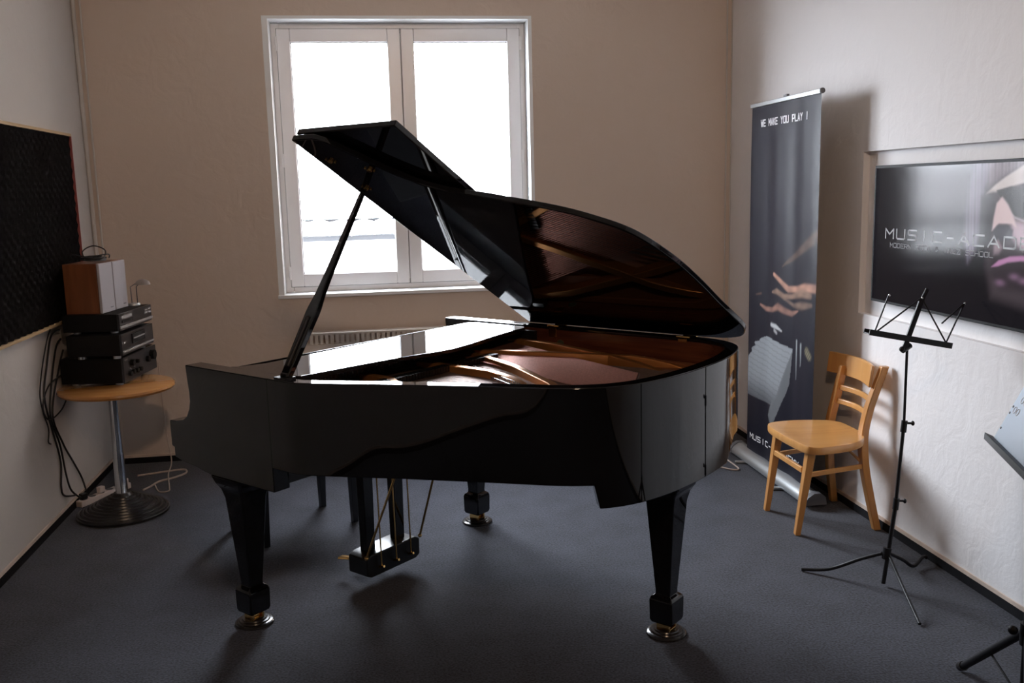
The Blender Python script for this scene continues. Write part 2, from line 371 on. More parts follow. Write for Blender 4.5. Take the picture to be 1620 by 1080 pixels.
# unseen block added beside the window to keep sky light off the left wall
wg = thing('sky_blocker', 'unseen block added outside to the right of the window, cutting sky light on the left wall', 'building', (3.1, 6.7, -3.0))
obj('wall', MB().box(0, 5, 0, 9, 0, 12.6), M['blocker'], wg)
obj('roof', MB().prism([(-0.2, 12.6), (5.2, 12.6), (2.5, 14.6)], lambda p, t: (p[0], t, p[1]), -0.2, 9.2), M['under'], wg)

# radiator under the window
ra = thing('radiator', 'flat panel radiator with a slotted top on the wall below the window', 'radiator', (0.2, YB-0.11, 0.08))
obj('panel', MB().box(-0.68, 0.72, 0, 0.012, 0.07, 0.62), M['radi'], ra, bevel=0.004)
obj('back_panel', MB().box(-0.68, 0.72, 0.06, 0.072, 0.07, 0.62), M['radi'], ra)
obj('top_rail', MB().box(-0.69, 0.73, -0.004, 0.078, 0.675, 0.688), M['radi'], ra, bevel=0.003)
mb = MB()
for i in range(46): mb.box(-0.68+i*0.0309, -0.662+i*0.0309, -0.002, 0.004, 0.62, 0.675)
tag(obj('grille_slats', mb, M['radi'], ra), None, None, kind='stuff')
for x in (-0.5, 0.5): obj('bracket', MB().box(x-0.02, x+0.02, 0.072, 0.109, 0.1, 0.66), M['radi'], ra)
for x in (-0.5, 0.5): obj('foot', MB().box(x-0.02, x+0.02, 0.01, 0.06, -0.08, 0.1), M['radi'], ra)

# ------------------------------------------------------------------ grand piano (local frame: x = length, y = towards the bass side)
AX, AY, ANG = -0.716, 3.524, math.radians(-46.5)
pf = thing('grand_piano', 'black lacquered grand piano with raised lid, in the middle of the room', 'piano', (AX, AY, 0), ANG)
ZT, ZR = 0.99, 0.675
outl = [(0.48, 0.0), (0.53, 0.0), (0.60, 0.002), (0.66, 0.020), (0.79, 0.085), (0.925, 0.157), (1.093, 0.239), (1.26, 0.319), (1.39, 0.380), (1.47, 0.430), (1.535, 0.495), (1.585, 0.585), (1.615, 0.70), (1.630, 0.82), (1.634, 0.95), (1.628, 1.09), (1.610, 1.21), (1.575, 1.33), (1.52, 1.415), (1.44, 1.470), (1.34, 1.493), (1.20, 1.496), (0.9, 1.496), (0.48, 1.496)]
O = [(p.x, p.y) for p in spline([(a, b, 0) for a, b in outl], 5)]
O = [q for i, q in enumerate(O)]
def offset(P, d):
    out = []
    for i in range(len(P)):
        a = Vector(P[max(i-1, 0)]); b = Vector(P[min(i+1, len(P)-1)]); t = (b-a).normalized(); n = Vector((-t.y, t.x))
        out.append((P[i][0]+n.x*d, P[i][1]+n.y*d))
    out[0] = (P[0][0], P[0][1]+d); out[-1] = (P[-1][0], P[-1][1]-d)
    return out
def wallstrip(A_, B_, zlo, zhi):
    """closed curved wall between outline A_ and B_; zlo may be a function of the index"""
    n = len(A_); f = zlo if callable(zlo) else (lambda i: zlo)
    vs = []
    for i in range(n): vs += [(*A_[i], f(i)), (*B_[i], f(i)), (*B_[i], zhi), (*A_[i], zhi)]
    fs = []
    for i in range(n-1):
        for k in range(4): fs.append((i*4+k, i*4+(k+1) % 4, (i+1)*4+(k+1) % 4, (i+1)*4+k))
    fs += [(0, 1, 2, 3), ((n-1)*4+3, (n-1)*4+2, (n-1)*4+1, (n-1)*4)]
    return MB().add(vs, fs)
I1 = offset(O, 0.052); I2 = offset(O, 0.060)
k0 = next(i for i, q in enumerate(O) if q[0] > 1.495 and q[1] < 0.6); k1 = next(i for i, q in enumerate(O) if q[1] > 1.16 and q[0] > 1.5)
# the rim is deeper round the tail, where it carries the tail leg
obj('rim', wallstrip(O, I1, lambda i: (0.598 if i > k0 and i < k1 else (ZR if i < k0+1 else min(ZR, 0.598+0.02*(i-k1+1)))), ZT), M['lac'], pf, smooth=35, bevel=0.003)
obj('inner_rim', wallstrip(I1, I2, 0.80, ZT-0.012), M['mahog'], pf, smooth=35)
obj('tail_beam', MB().prism([(1.47, 0.56), (1.52, 0.56), (1.565, 0.64), (1.573, 0.9), (1.560, 1.2), (1.47, 1.2)], lambda p, t: (p[0], p[1], t), 0.600, ZR), M['satin'], pf, bevel=0.006)
# arms with the cheek profile
prof = [(0.0, 0.99), (0.006, 0.93), (0.012, 0.89), (0.012, 0.855), (0.004, 0.825), (-0.015, 0.795), (-0.045, 0.775), (-0.09, 0.766), (-0.134, 0.763), (-0.132, 0.664), (-0.116, 0.659), (-0.116, 0.622), (-0.06, 0.610), (0.02, 0.604), (0.06, 0.596), (0.12, 0.588), (0.44, 0.588), (0.482, 0.588), (0.482, 0.99)]
prof = prof[::-1]
for v0, v1 in ((0.0, 0.070), (1.426, 1.496)):
    obj('arm', MB().prism(prof, lambda p, t: (p[0], t, p[1]), v0, v1), M['lac'], pf, bevel=0.004, seg=3)
obj('key_bed', MB().box(-0.115, 0.47, 0.07, 1.426, 0.600, 0.665), M['satin'], pf, bevel=0.004)
obj('key_slip', MB().box(-0.130, -0.108, 0.07, 1.426, 0.662, 0.735), M['lac'], pf, bevel=0.004)
for v0 in (0.07, 1.326): obj('key_block', MB().box(-0.108, 0.10, v0, v0+0.10, 0.665, 0.752), M['lac'], pf, bevel=0.004)
# keyboard
for i in range(52):
    y0 = 0.171+i*0.0222
    obj('white_key', MB().box(-0.104, 0.06, y0, y0+0.0215, 0.715, 0.738), M['ivory'], pf)
kk = 0
for i in range(51):
    if (i % 7) in (0, 1, 3, 4, 5):
        y0 = 0.171+(i+1)*0.0222
        obj('black_key', MB().box(-0.055, 0.06, y0-0.005, y0+0.005, 0.738, 0.750), M['satin'], pf)
obj('key_frame', MB().box(-0.10, 0.10, 0.17, 1.326, 0.665, 0.715), M['satin'], pf)
# fallboard standing open
fb = [(0.075, 0.752), (0.100, 0.752), (0.165, 0.93), (0.182, 0.975), (0.176, 0.984), (0.160, 0.980), (0.140, 0.945)]
obj('fallboard', MB().prism(fb, lambda p, t: (p[0], t, p[1]), 0.073, 1.423), M['lac'], pf, smooth=50, bevel=0.002)
# music desk, folded flat, over the tuning pins
dk = [(0.185, 0.11), (0.155, 0.085), (0.30, 0.078), (0.48, 0.085), (0.528, 0.11), (0.535, 0.17), (0.548, 0.32), (0.575, 0.55), (0.612, 0.72), (0.618, 0.80), (0.600, 0.93), (0.560, 1.12), (0.535, 1.28), (0.525, 1.38), (0.49, 1.418), (0.30, 1.418), (0.21, 1.412), (0.185, 1.36), (0.190, 1.1), (0.205, 0.6), (0.215, 0.2)]
obj('music_desk', MB().prism(dk, lambda p, t: (p[0], p[1], t), 0.969, 0.985), M['lac'], pf, bevel=0.003)
obj('music_desk_shelf', MB().box(0.22, 0.50, 0.12, 1.38, 0.957, 0.969), M['satin'], pf)
for v0 in (0.0715, 1.404): obj('desk_rail', MB().box(0.18, 0.56, v0, v0+0.02, 0.93, 0.968), M['satin'], pf)
# soundboard, plate, struts
SB = offset(O, 0.062)
obj('soundboard', MB().prism(SB, lambda p, t: (p[0], p[1], t), 0.835, 0.845), M['sbd'], pf)
obj('pin_block', MB().box(0.19, 0.56, 0.075, 1.42, 0.80, 0.886), M['gold_r'], pf, bevel=0.004)
P2 = offset(O, 0.063)
P3 = []
for i, q in enumerate(offset(O, 0.063)):
    t = i/(len(O)-1); w = 0.030+0.10*max(0, math.sin(PI*min(1, max(0, (t-0.30)/0.6))))
    P3.append(offset(O, 0.063+w)[i])
obj('plate_flange', wallstrip(P2, P3, 0.868, 0.893), M['gold_r'], pf, smooth=35, bevel=0.003)
# bass shoulder of the plate
obj('plate_shoulder', MB().prism([(0.54, 1.425), (0.54, 1.30), (0.90, 1.30), (1.08, 1.26), (1.35, 1.19), (1.52, 1.10), (1.53, 1.30), (1.44, 1.40), (1.2, 1.43)], lambda p, t: (p[0], p[1], t), 0.862, 0.884), M['gold_r'], pf, bevel=0.004)
struts = [((0.40, 1.047), (0.704, 1.144), (1.13, 1.304), (1.34, 1.375)), ((0.42, 1.065), (0.87, 0.866), (1.162, 0.697), (1.36, 0.575)), ((0.46, 0.762), (0.85, 0.737), (0.99, 0.70), (1.16, 0.63)), ((0.42, 1.405), (0.70, 1.365), (1.062, 1.266), (1.45, 1.16)), ((0.45, 0.46), (0.62, 0.44), (0.72, 0.39), (0.86, 0.24))]
for S in struts:
    pts = [Vector((*q, z)) for q, z in zip(S, (0.917, 0.919, 0.914, 0.868))]
    pts = [pts[0], pts[0].lerp(pts[1], 0.5), pts[1], pts[1].lerp(pts[2], 0.5), pts[2], pts[2].lerp(pts[3], 0.35)+Vector((0, 0, 0.006)), pts[2].lerp(pts[3], 0.7)+Vector((0, 0, 0.006)), pts[3]]
    mb = MB(); vs = []; n = len(pts)
    for i, p in enumerate(pts):
        d = (pts[min(i+1, n-1)]-pts[max(i-1, 0)]); d.z = 0; d.normalize(); a = Vector((-d.y, d.x, 0))
        vs += [p-a*0.020+Vector((0, 0, -0.040)), p+a*0.020+Vector((0, 0, -0.040)), p+a*0.015+Vector((0, 0, 0.012)), p-a*0.015+Vector((0, 0, 0.012))]
    fs = [(i*4+k, i*4+(k+1) % 4, (i+1)*4+(k+1) % 4, (i+1)*4+k) for i in range(n-1) for k in range(4)]+[(0, 1, 2, 3), (n*4-1, n*4-2, n*4-3, n*4-4)]
    obj('plate_strut', mb.add(vs, fs), M['gold'], pf, smooth=40, bevel=0.003)
# strings
def inside_u(v, dv, umax=1.6):
    """furthest u along the line from (0.5, v) drifting dv per metre that stays inside the plate"""
    best = 0.6; Q = offset(O, 0.10)
    for k in range(220):
        u = 0.6+k*0.005; vv = v+dv*(u-0.5)
        c = False; j = len(Q)-1
        for i in range(len(Q)):
            xi, yi = Q[i]; xj, yj = Q[j]
            if (yi > vv) != (yj > vv) and u < (xj-xi)*(vv-yi)/(yj-yi)+xi: c = not c
            j = i
        if c: best = u
        else: break
    return best
ten = MB(); bas = MB(); pins = MB(); hitch = MB()
for i in range(150):
    v = 0.10+(i//3)*0.0186+(i % 3)*0.0034; dv = 0.10+0.10*(i/150)
    u1 = inside_u(v, dv)-0.01
    if u1 > 0.63: ten.beam((0.34, v, 0.905), (u1, v+dv*(u1-0.34), 0.8995), 0.0024, 0.0024)
    if i % 2 == 0:
        for r_ in range(3): pins.cyl((0.27+r_*0.05+0.01*(i % 4), v, 0.886), (0.27+r_*0.05+0.01*(i % 4), v, 0.925), 0.0034, 6)
    hitch.cyl((u1, v+dv*(u1-0.34), 0.868), (u1, v+dv*(u1-0.34), 0.905), 0.0025, 5)
for i in range(40):
    v = 1.02+i*0.0098; dv = -0.30-0.06*(i/40)
    u1 = 1.50-0.20*(i/40)
    bas.tube([(0.34, v, 0.915), (u1, v+dv*(u1-0.34), 0.910)], 0.0026, 6)
    for r_ in range(2): pins.cyl((0.29+r_*0.05, v, 0.886), (0.29+r_*0.05, v, 0.925), 0.0034, 6)
    hitch.cyl((u1, v+dv*(u1-0.34), 0.85), (u1, v+dv*(u1-0.34), 0.915), 0.003, 5)
tag(obj('steel_strings', ten, M['steel'], pf), 'fine steel strings', None, kind='stuff')
tag(obj('wound_strings', bas, M['copper'], pf), 'copper-wound bass strings', None, kind='stuff')
tag(obj('tuning_pins', pins, M['chrome'], pf), None, None, kind='stuff')
tag(obj('hitch_pins', hitch, M['chrome'], pf), None, None, kind='stuff')
obj('understring_felt', MB().box(0.575, 0.60, 0.10, 1.02, 0.892, 0.900), M['felt'], pf)
tb = spline([(0.66, 0.36, 0), (0.72, 0.60, 0), (0.90, 0.735, 0), (1.10, 0.80, 0), (1.28, 0.96, 0)], 6)
mb = MB()
for i in range(len(tb)-1): mb.beam((tb[i].x, tb[i].y, 0.872), (tb[i+1].x, tb[i+1].y, 0.872), 0.032, 0.050)
obj('long_bridge', mb, M['sbd'], pf)
mb = MB(); q0 = Vector((0.717, 0.800, 0)); q1 = Vector((1.071, 0.633, 0))
for i in range(26):
    p = q0.lerp(q1, i/25); mb.cyl((p.x, p.y, 0.88), (p.x, p.y, 0.925), 0.004, 6)
obj('agraffe_row', mb, M['chrome'], pf)
mb = MB().beam((0.70, 0.807, 0.905), (1.09, 0.623, 0.905), 0.022, 0.018); obj('pressure_bar', mb, M['chrome'], pf, bevel=0.002)
mb = MB()
for i in range(60): mb.box(0.605, 0.650, 0.11+i*0.0155, 0.121+i*0.0155, 0.906, 0.930)
tag(obj('dampers', mb, M['satin'], pf), None, None, kind='stuff')
# emblem and hinges on the spine rim
mb = MB().cyl((0.68, 1.434, 0.915), (0.68, 1.4375, 0.915), 0.019, 24); obj('round_medallion', mb, mat('dull_green_brass', (0.10, 0.12, 0.08), 0.35, metal=0.6, var=(60, 0.3)), pf, smooth=40)
for hu in (0.640, 1.285):
    h = obj('lid_hinge', MB().box(hu-0.020, hu+0.020, 1.4325, 1.4365, 0.945 if hu < 1 else 0.972, 0.986), M['brass'], pf, bevel=0.001)
    obj('hinge_pin', MB().cyl((hu-0.03, 1.4400, 0.9935), (hu+0.03, 1.4400, 0.9935), 0.0045, 8), M['brass'], pf, smooth=40)
for hu in (0.640, 1.285): obj('hinge_barrel', MB().cyl((hu-0.03, 1.500, 0.993), (hu+0.03, 1.500, 0.993), 0.006, 8), M['brass'], pf, smooth=40)
# raised lid
TH = math.radians(31.0); HV, HZ = 1.496, 0.9915
def lidp(u, v, off):
    d = HV-v
    return (u, HV-d*math.cos(TH)-off*math.sin(TH)*-1*-1, HZ+d*math.sin(TH)+off*math.cos(TH))
def lidp(u, v, off):
    d = HV-v
    return (u, HV-d*math.cos(TH)+off*math.sin(TH), HZ+d*math.sin(TH)+off*math.cos(TH))
lo = [(0.80, 0.265), (0.876, 0.315), (0.96, 0.346), (1.05, 0.376), (1.22, 0.440), (1.31, 0.484), (1.38, 0.533), (1.435, 0.580), (1.478, 0.640), (1.515, 0.740), (1.540, 0.857), (1.553, 1.0), (1.558, 1.15), (1.567, 1.28), (1.570, 1.36), (1.553, 1.42), (1.51, 1.468), (1.43, 1.494), (1.34, 1.500)]
lo = [(p.x, p.y) for p in spline([(a, b, 0) for a, b in lo], 4)]
lo = [(0.463, -0.038), (0.565, -0.036)]+[(p.x, p.y) for p in spline([(0.60, -0.02, 0), (0.66, 0.07, 0), (0.73, 0.18, 0), (0.80, 0.265, 0)], 4)][:-1]+lo+[(0.463, 1.500)]
lid = obj('lid', MB().prism(lo, lambda p, t: lidp(p[0], p[1], t), 0.0, 0.022), M['lac'], pf, smooth=30, bevel=0.004)
flap = obj('lid_front_flap', MB().prism([(0.463, -0.030), (0.936, -0.030), (0.936, 1.49), (0.463, 1.49)], lambda p, t: lidp(p[0], p[1], t), 0.030, 0.052), M['lac'], pf, bevel=0.004)
mb = MB()
for v in (0.1, 0.5, 0.9, 1.3):
    a = lidp(0.462, v-0.04, 0.026); b = lidp(0.462, v+0.04, 0.026); mb.cyl(a, b, 0.006, 8)
obj('flap_hinge', mb, M['brass'], lid, smooth=40)
for u, v in ((0.528, 0.095), (0.660, 0.162), (0.532, 0.280)):
    mb = MB(); p = lidp(u, v, -0.0005); q = lidp(u, v, -0.008); mb.cyl(p, q, 0.009, 14)
    for s in (-1, 1): mb.cyl(lidp(u+s*0.013, v+0.010*s, 0), lidp(u+s*0.013, v+0.010*s, -0.004), 0.004, 10)
    obj('prop_cup', mb, M['brass'], lid, smooth=40)
# lid prop
base = Vector((0.545, 0.030, 0.992)); top = Vector(lidp(0.478, 0.315, -0.002))
d = (top-base); Lp = d.length; d.normalize(); sv = Vector((1, 0, 0)); sv = (sv-d*sv.dot(d)).normalized(); tv = d.cross(sv)
mb = MB(); secs = [(0.0, 0.020, 0.011), (0.33, 0.027, 0.011), (0.36, 0.026, 0.011), (0.44, 0.018, 0.010), (0.52, 0.015, 0.010), (1.0, 0.0095, 0.008)]
vs = []
for t, a, b in secs:
    c = base+d*(Lp*t)
    vs += [c-sv*a-tv*b, c+sv*a-tv*b, c+sv*a+tv*b, c-sv*a+tv*b]
n = len(secs); fs = [(i*4+k, i*4+(k+1) % 4, (i+1)*4+(k+1) % 4, (i+1)*4+k) for i in range(n-1) for k in range(4)]+[(3, 2, 1, 0), (n*4-4, n*4-3, n*4-2, n*4-1)]
prop = obj('lid_prop', mb.add(vs, fs), M['lac'], pf, bevel=0.004)
c0 = base+d*(Lp*0.05); c1 = base+d*(Lp*0.31)
obj('folded_short_prop', MB().beam(c0-tv*0.013, c1-tv*0.013, 0.016, 0.010, up=tv), M['satin'], prop, bevel=0.004)
mb = MB().box(0.515, 0.575, 0.005, 0.050, 0.9905, 0.998); mb.cyl((0.53, 0.028, 1.004), (0.56, 0.028, 1.004), 0.007, 10)
obj('prop_bracket', mb, M['satin'], prop, smooth=40)
# legs
def sq(mb, cx, cy, secs, ch=0.18):
    vs = []
    for w, z in secs:
        c = w*ch; h = w
        ring8 = [(h-c, -h), (h, -h+c), (h, h-c), (h-c, h), (-h+c, h), (-h, h-c), (-h, -h+c), (-h+c, -h)]
        vs += [(cx+x, cy+y, z) for x, y in ring8]
    n = len(secs); fs = [(i*8+k, i*8+(k+1) % 8, (i+1)*8+(k+1) % 8, (i+1)*8+k) for i in range(n-1) for k in range(8)]+[tuple(range(8))[::-1], tuple(range((n-1)*8, n*8))]
    return mb.add(vs, fs)
for cx, cy in ((0.195, 0.085), (0.195, 1.395), (1.505, 0.905)):
    top = 0.588 if cx < 1 else 0.600
    lg = obj('leg', sq(MB(), cx, cy, [(0.041, 0.050), (0.046, 0.062), (0.047, 0.135), (0.043, 0.146), (0.030, 0.156), (0.0295, 0.166), (0.055, 0.500), (0.060, 0.520), (0.064, 0.535), (0.078, 0.560), (0.088, top)], 0.10), M['lac'], pf, bevel=0.002)
    mb = MB().box(cx-0.026, cx+0.026, cy-0.026, cy+0.026, 0.044, 0.051)
    for s in (-1, 1): mb.box(cx-0.026, cx+0.026, cy+s*0.022-0.004, cy+s*0.022+0.004, 0.020, 0.046)
    mb.box(cx-0.026, cx+0.026, cy-0.024, cy+0.024, 0.018, 0.026)
    obj('caster', mb, M['brass'], lg, bevel=0.001)
    obj('caster_wheel', MB().cyl((cx, cy-0.014, 0.030), (cx, cy+0.014, 0.030), 0.013, 16), M['brass'], lg, smooth=40)
    mb = MB().lathe([(0.070, 0.0), (0.073, 0.003), (0.072, 0.008), (0.066, 0.012), (0.058, 0.013), (0.055, 0.017), (0.047, 0.018), (0.044, 0.022), (0.034, 0.0225), (0.028, 0.016), (0.001, 0.016)], 40, (cx, cy, 0.0))
    obj('caster_cup', mb, M['rubber'], lg, smooth=30)
# pedal lyre
mb = MB()
for v in (0.575, 0.745):
    mb.hexa([(0.285, v-0.024, 0.15), (0.325, v-0.024, 0.15), (0.325, v+0.024, 0.15), (0.285, v+0.024, 0.15)], [(0.285, v-0.030, 0.60), (0.325, v-0.030, 0.60), (0.325, v+0.030, 0.60), (0.285, v+0.030, 0.60)])
obj('lyre_post', mb, M['lac'], pf, bevel=0.004)
obj('lyre_top_block', MB().box(0.25, 0.36, 0.50, 0.82, 0.585, 0.600), M['lac'], pf, bevel=0.003)
lb = obj('pedal_box', MB().prism([(0.515, 0.068), (0.515, 0.140), (0.54, 0.152), (0.795, 0.152), (0.82, 0.140), (0.82, 0.068), (0.795, 0.056), (0.54, 0.056)], lambda p, t: (t, p[0], p[1]), 0.250, 0.362), M['satin'], pf, bevel=0.006)
for v in (0.58, 0.665, 0.75):
    mb = MB(); pts = spline([(0.24, v, 0.085), (0.19, v, 0.088), (0.155, v, 0.084), (0.125, v, 0.078)], 4); vs = []
    ws = [0.008+0.010*min(1, i/8) for i in range(len(pts))]
    for i, p in enumerate(pts): vs += [(p.x, p.y-ws[i], p.z-0.005), (p.x, p.y+ws[i], p.z-0.005), (p.x, p.y+ws[i]*0.7, p.z+0.005), (p.x, p.y-ws[i]*0.7, p.z+0.005)]
    n = len(pts); fs = [(i*4+k, i*4+(k+1) % 4, (i+1)*4+(k+1) % 4, (i+1)*4+k) for i in range(n-1) for k in range(4)]+[(3, 2, 1, 0), (n*4-4, n*4-3, n*4-2, n*4-1)]
    obj('pedal', mb.add(vs, fs), M['brass'], pf, smooth=50, bevel=0.002)
for v in (0.58, 0.665, 0.75):
    mb = MB().cyl((0.378, v, 0.10), (0.375, v-0.005, 0.605), 0.0032, 8); mb.cyl((0.36, v, 0.09), (0.392, v, 0.10), 0.005, 8)
    obj('pedal_rod', mb, M['brass'], pf, smooth=40)
for (a, b) in (((0.365, 0.51, 0.150), (0.58, 0.56, 0.665)), ((0.365, 0.82, 0.150), (0.58, 0.77, 0.665))):
    obj('lyre_brace', MB().cyl(a, b, 0.0048, 10), M['brass'], pf, smooth=40)
    obj('brace_fitting', MB().ball(a, 0.009), M['brass'], pf, smooth=60)
# underside beams
obj('rim_beam', MB().box(0.50, 1.45, 0.70, 0.80, ZR+0.005, 0.74), M['satin'], pf)
for k, (a, b) in enumerate((((0.5, 0.25), (1.45, 0.78)), ((0.5, 1.25), (1.45, 1.0)))):
    obj('rim_beam', MB().beam((*a, 0.71), (*b, 0.71), 0.07, 0.06), M['satin'], pf)
obj('belly_rail', MB().box(0.47, 0.53, 0.07, 1.42, 0.66, 0.80), M['satin'], pf)

# ------------------------------------------------------------------ piano bench (behind the piano's left side)
def pl(u, v): c, s = math.cos(ANG), math.sin(ANG); return (AX+u*c-v*s, AY+u*s+v*c)
bc = [pl(-0.402, 0.588), pl(-0.311, 1.05), pl(-0.62, 1.121)]
bcx = (bc[0][0]+bc[2][0])/2; bcy = (bc[0][1]+bc[2][1])/2
bl = math.hypot(bc[1][0]-bc[0][0], bc[1][1]-bc[0][1]); bw = math.hypot(bc[2][0]-bc[1][0], bc[2][1]-bc[1][1])
brz = math.atan2(bc[1][1]-bc[0][1], bc[1][0]-bc[0][0])
bn = thing('piano_bench', 'black piano bench at the keyboard, only its legs visible under the piano', 'bench', (bcx, bcy, 0), brz)
for sx in (-1, 1):
    for sy in (-1, 1):
        obj('leg', MB().hexa([(sx*bl/2-0.014, sy*bw/2-0.014, 0), (sx*bl/2+0.014, sy*bw/2-0.014, 0), (sx*bl/2+0.014, sy*bw/2+0.014, 0), (sx*bl/2-0.014, sy*bw/2+0.014, 0)],
                             [(sx*bl/2-0.022, sy*bw/2-0.022, 0.38), (sx*bl/2+0.022, sy*bw/2-0.022, 0.38), (sx*bl/2+0.022, sy*bw/2+0.022, 0.38), (sx*bl/2-0.022, sy*bw/2+0.022, 0.38)]), M['satin'], bn, bevel=0.002)
obj('apron', MB().box(-bl/2-0.01, bl/2+0.01, -bw/2-0.01, bw/2+0.01, 0.37, 0.43), M['satin'], bn, bevel=0.003)
obj('seat_pad', MB().box(-bl/2-0.03, bl/2+0.03, -bw/2-0.02, bw/2+0.02, 0.43, 0.48), M['skirt'], bn, bevel=0.015, seg=4)

# ------------------------------------------------------------------ wooden chair
ch = thing('wooden_chair', 'light beech chair with curved back rail, against the right wall', 'chair', (2.02, 4.0, 0))
co = Vector((2.02, 4.0, 0))
def cob(name, mb, m, parent=ch, **k):
    mb.v = [tuple(Vector(p)-co) for p in mb.v]; return obj(name, mb, m, parent, **k)
seat = spline([(1.838, 3.80, 0), (1.826, 3.98, 0), (1.834, 4.145, 0), (1.875, 4.200, 0), (1.98, 4.215, 0), (2.10, 4.195, 0), (2.180, 4.150, 0), (2.196, 4.05, 0), (2.188, 3.93, 0), (2.150, 3.835, 0), (2.06, 3.765, 0), (1.93, 3.735, 0), (1.862, 3.745, 0)], 6, True)
cxs, cys = 2.01, 3.99
mb = MB(); n = len(seat); rings = [(1.0, 0.412), (1.01, 0.418), (1.012, 0.438), (1.0, 0.446), (0.93, 0.4465), (0.75, 0.442), (0.4, 0.438), (0.02, 0.437)]
vs = []
for s, z in [(0.02, 0.410), (0.8, 0.410)]+rings:
    for p in seat: vs.append((cxs+(p.x-cxs)*s, cys+(p.y-cys)*s, z))
m_ = len(rings)+2; fs = [(i*n+k, i*n+(k+1) % n, (i+1)*n+(k+1) % n, (i+1)*n+k) for i in range(m_-1) for k in range(n)]
cob('seat', mb.add(vs, fs), M['beech'], smooth=50)
for fy, ty in ((3.862, 3.800), (4.200, 4.140)):
    cob('front_leg', MB().beam((1.855, fy, 0.0), (1.880, ty, 0.412), 0.026, 0.026, up=(1, 0, 0), w2=0.038, h2=0.038), M['beech_v'], bevel=0.004)
for k, pts in enumerate(([(2.238, 3.848, 0.0), (2.208, 3.864, 0.15), (2.186, 3.884, 0.30), (2.180, 3.892, 0.44), (2.194, 3.880, 0.56), (2.214, 3.860, 0.66), (2.236, 3.846, 0.745), (2.242, 3.842, 0.772)],
                         [(2.238, 4.262, 0.0), (2.208, 4.240, 0.15), (2.186, 4.222, 0.30), (2.180, 4.205, 0.44), (2.194, 4.182, 0.56), (2.205, 4.165, 0.66), (2.212, 4.160, 0.70), (2.216, 4.158, 0.72)])):
    P = spline(pts, 4); mb = MB(); vs = []; n = len(P)
    for i, p in enumerate(P):
        w = 0.015+0.006*math.sin(PI*min(1, i/(n-1)*1.2)); h = 0.017
        vs += [(p.x-h, p.y-w, p.z), (p.x+h, p.y-w, p.z), (p.x+h, p.y+w, p.z), (p.x-h, p.y+w, p.z)]
    fs = [(i*4+q, i*4+(q+1) % 4, (i+1)*4+(q+1) % 4, (i+1)*4+q) for i in range(n-1) for q in range(4)]+[(3, 2, 1, 0), (n*4-4, n*4-3, n*4-2, n*4-1)]
    cob('rear_leg', mb.add(vs, fs), M['beech_v'], smooth=45, bevel=0.004)
def rail(name, y0, y1, z0, z1, x0, bow, t, m):
    mb = MB(); vs = []; n = 13
    for i in range(n):
        s = i/(n-1); y = y0+(y1-y0)*s; x = x0+bow*math.sin(PI*s)
        vs += [(x, y, z0), (x+t, y, z0), (x+t+0.012*(z1-z0)/0.1, y, z1), (x+0.012*(z1-z0)/0.1, y, z1)]
    fs = [(i*4+q, i*4+(q+1) % 4, (i+1)*4+(q+1) % 4, (i+1)*4+q) for i in range(n-1) for q in range(4)]+[(3, 2, 1, 0), (n*4-4, n*4-3, n*4-2, n*4-1)]
    cob(name, mb.add(vs, fs), m, smooth=45, bevel=0.004)
rail('top_rail', 3.862, 4.265, 0.672, 0.772, 2.180, 0.040, 0.016, M['beech'])
rail('back_slat', 3.876, 4.170, 0.600, 0.626, 2.188, 0.026, 0.012, M['beech'])
rail('back_slat', 3.884, 4.182, 0.532, 0.558, 2.180, 0.026, 0.012, M['beech'])
cob('front_stretcher', MB().beam((1.866, 3.845, 0.312), (1.866, 4.160, 0.312), 0.014, 0.026), M['beech'], bevel=0.003)
cob('side_stretcher', MB().beam((1.872, 3.830, 0.290), (2.185, 3.880, 0.300), 0.014, 0.022), M['beech'], bevel=0.003)
cob('side_stretcher', MB().beam((1.872, 4.175, 0.290), (2.185, 4.225, 0.300), 0.014, 0.022), M['beech'], bevel=0.003)
cob('corner_brace', MB().tube(spline([(2.04, 3.95, 0.405), (2.11, 3.92, 0.380), (2.175, 3.895, 0.315)], 5), 0.007, 8), M['beech_v'], smooth=50)

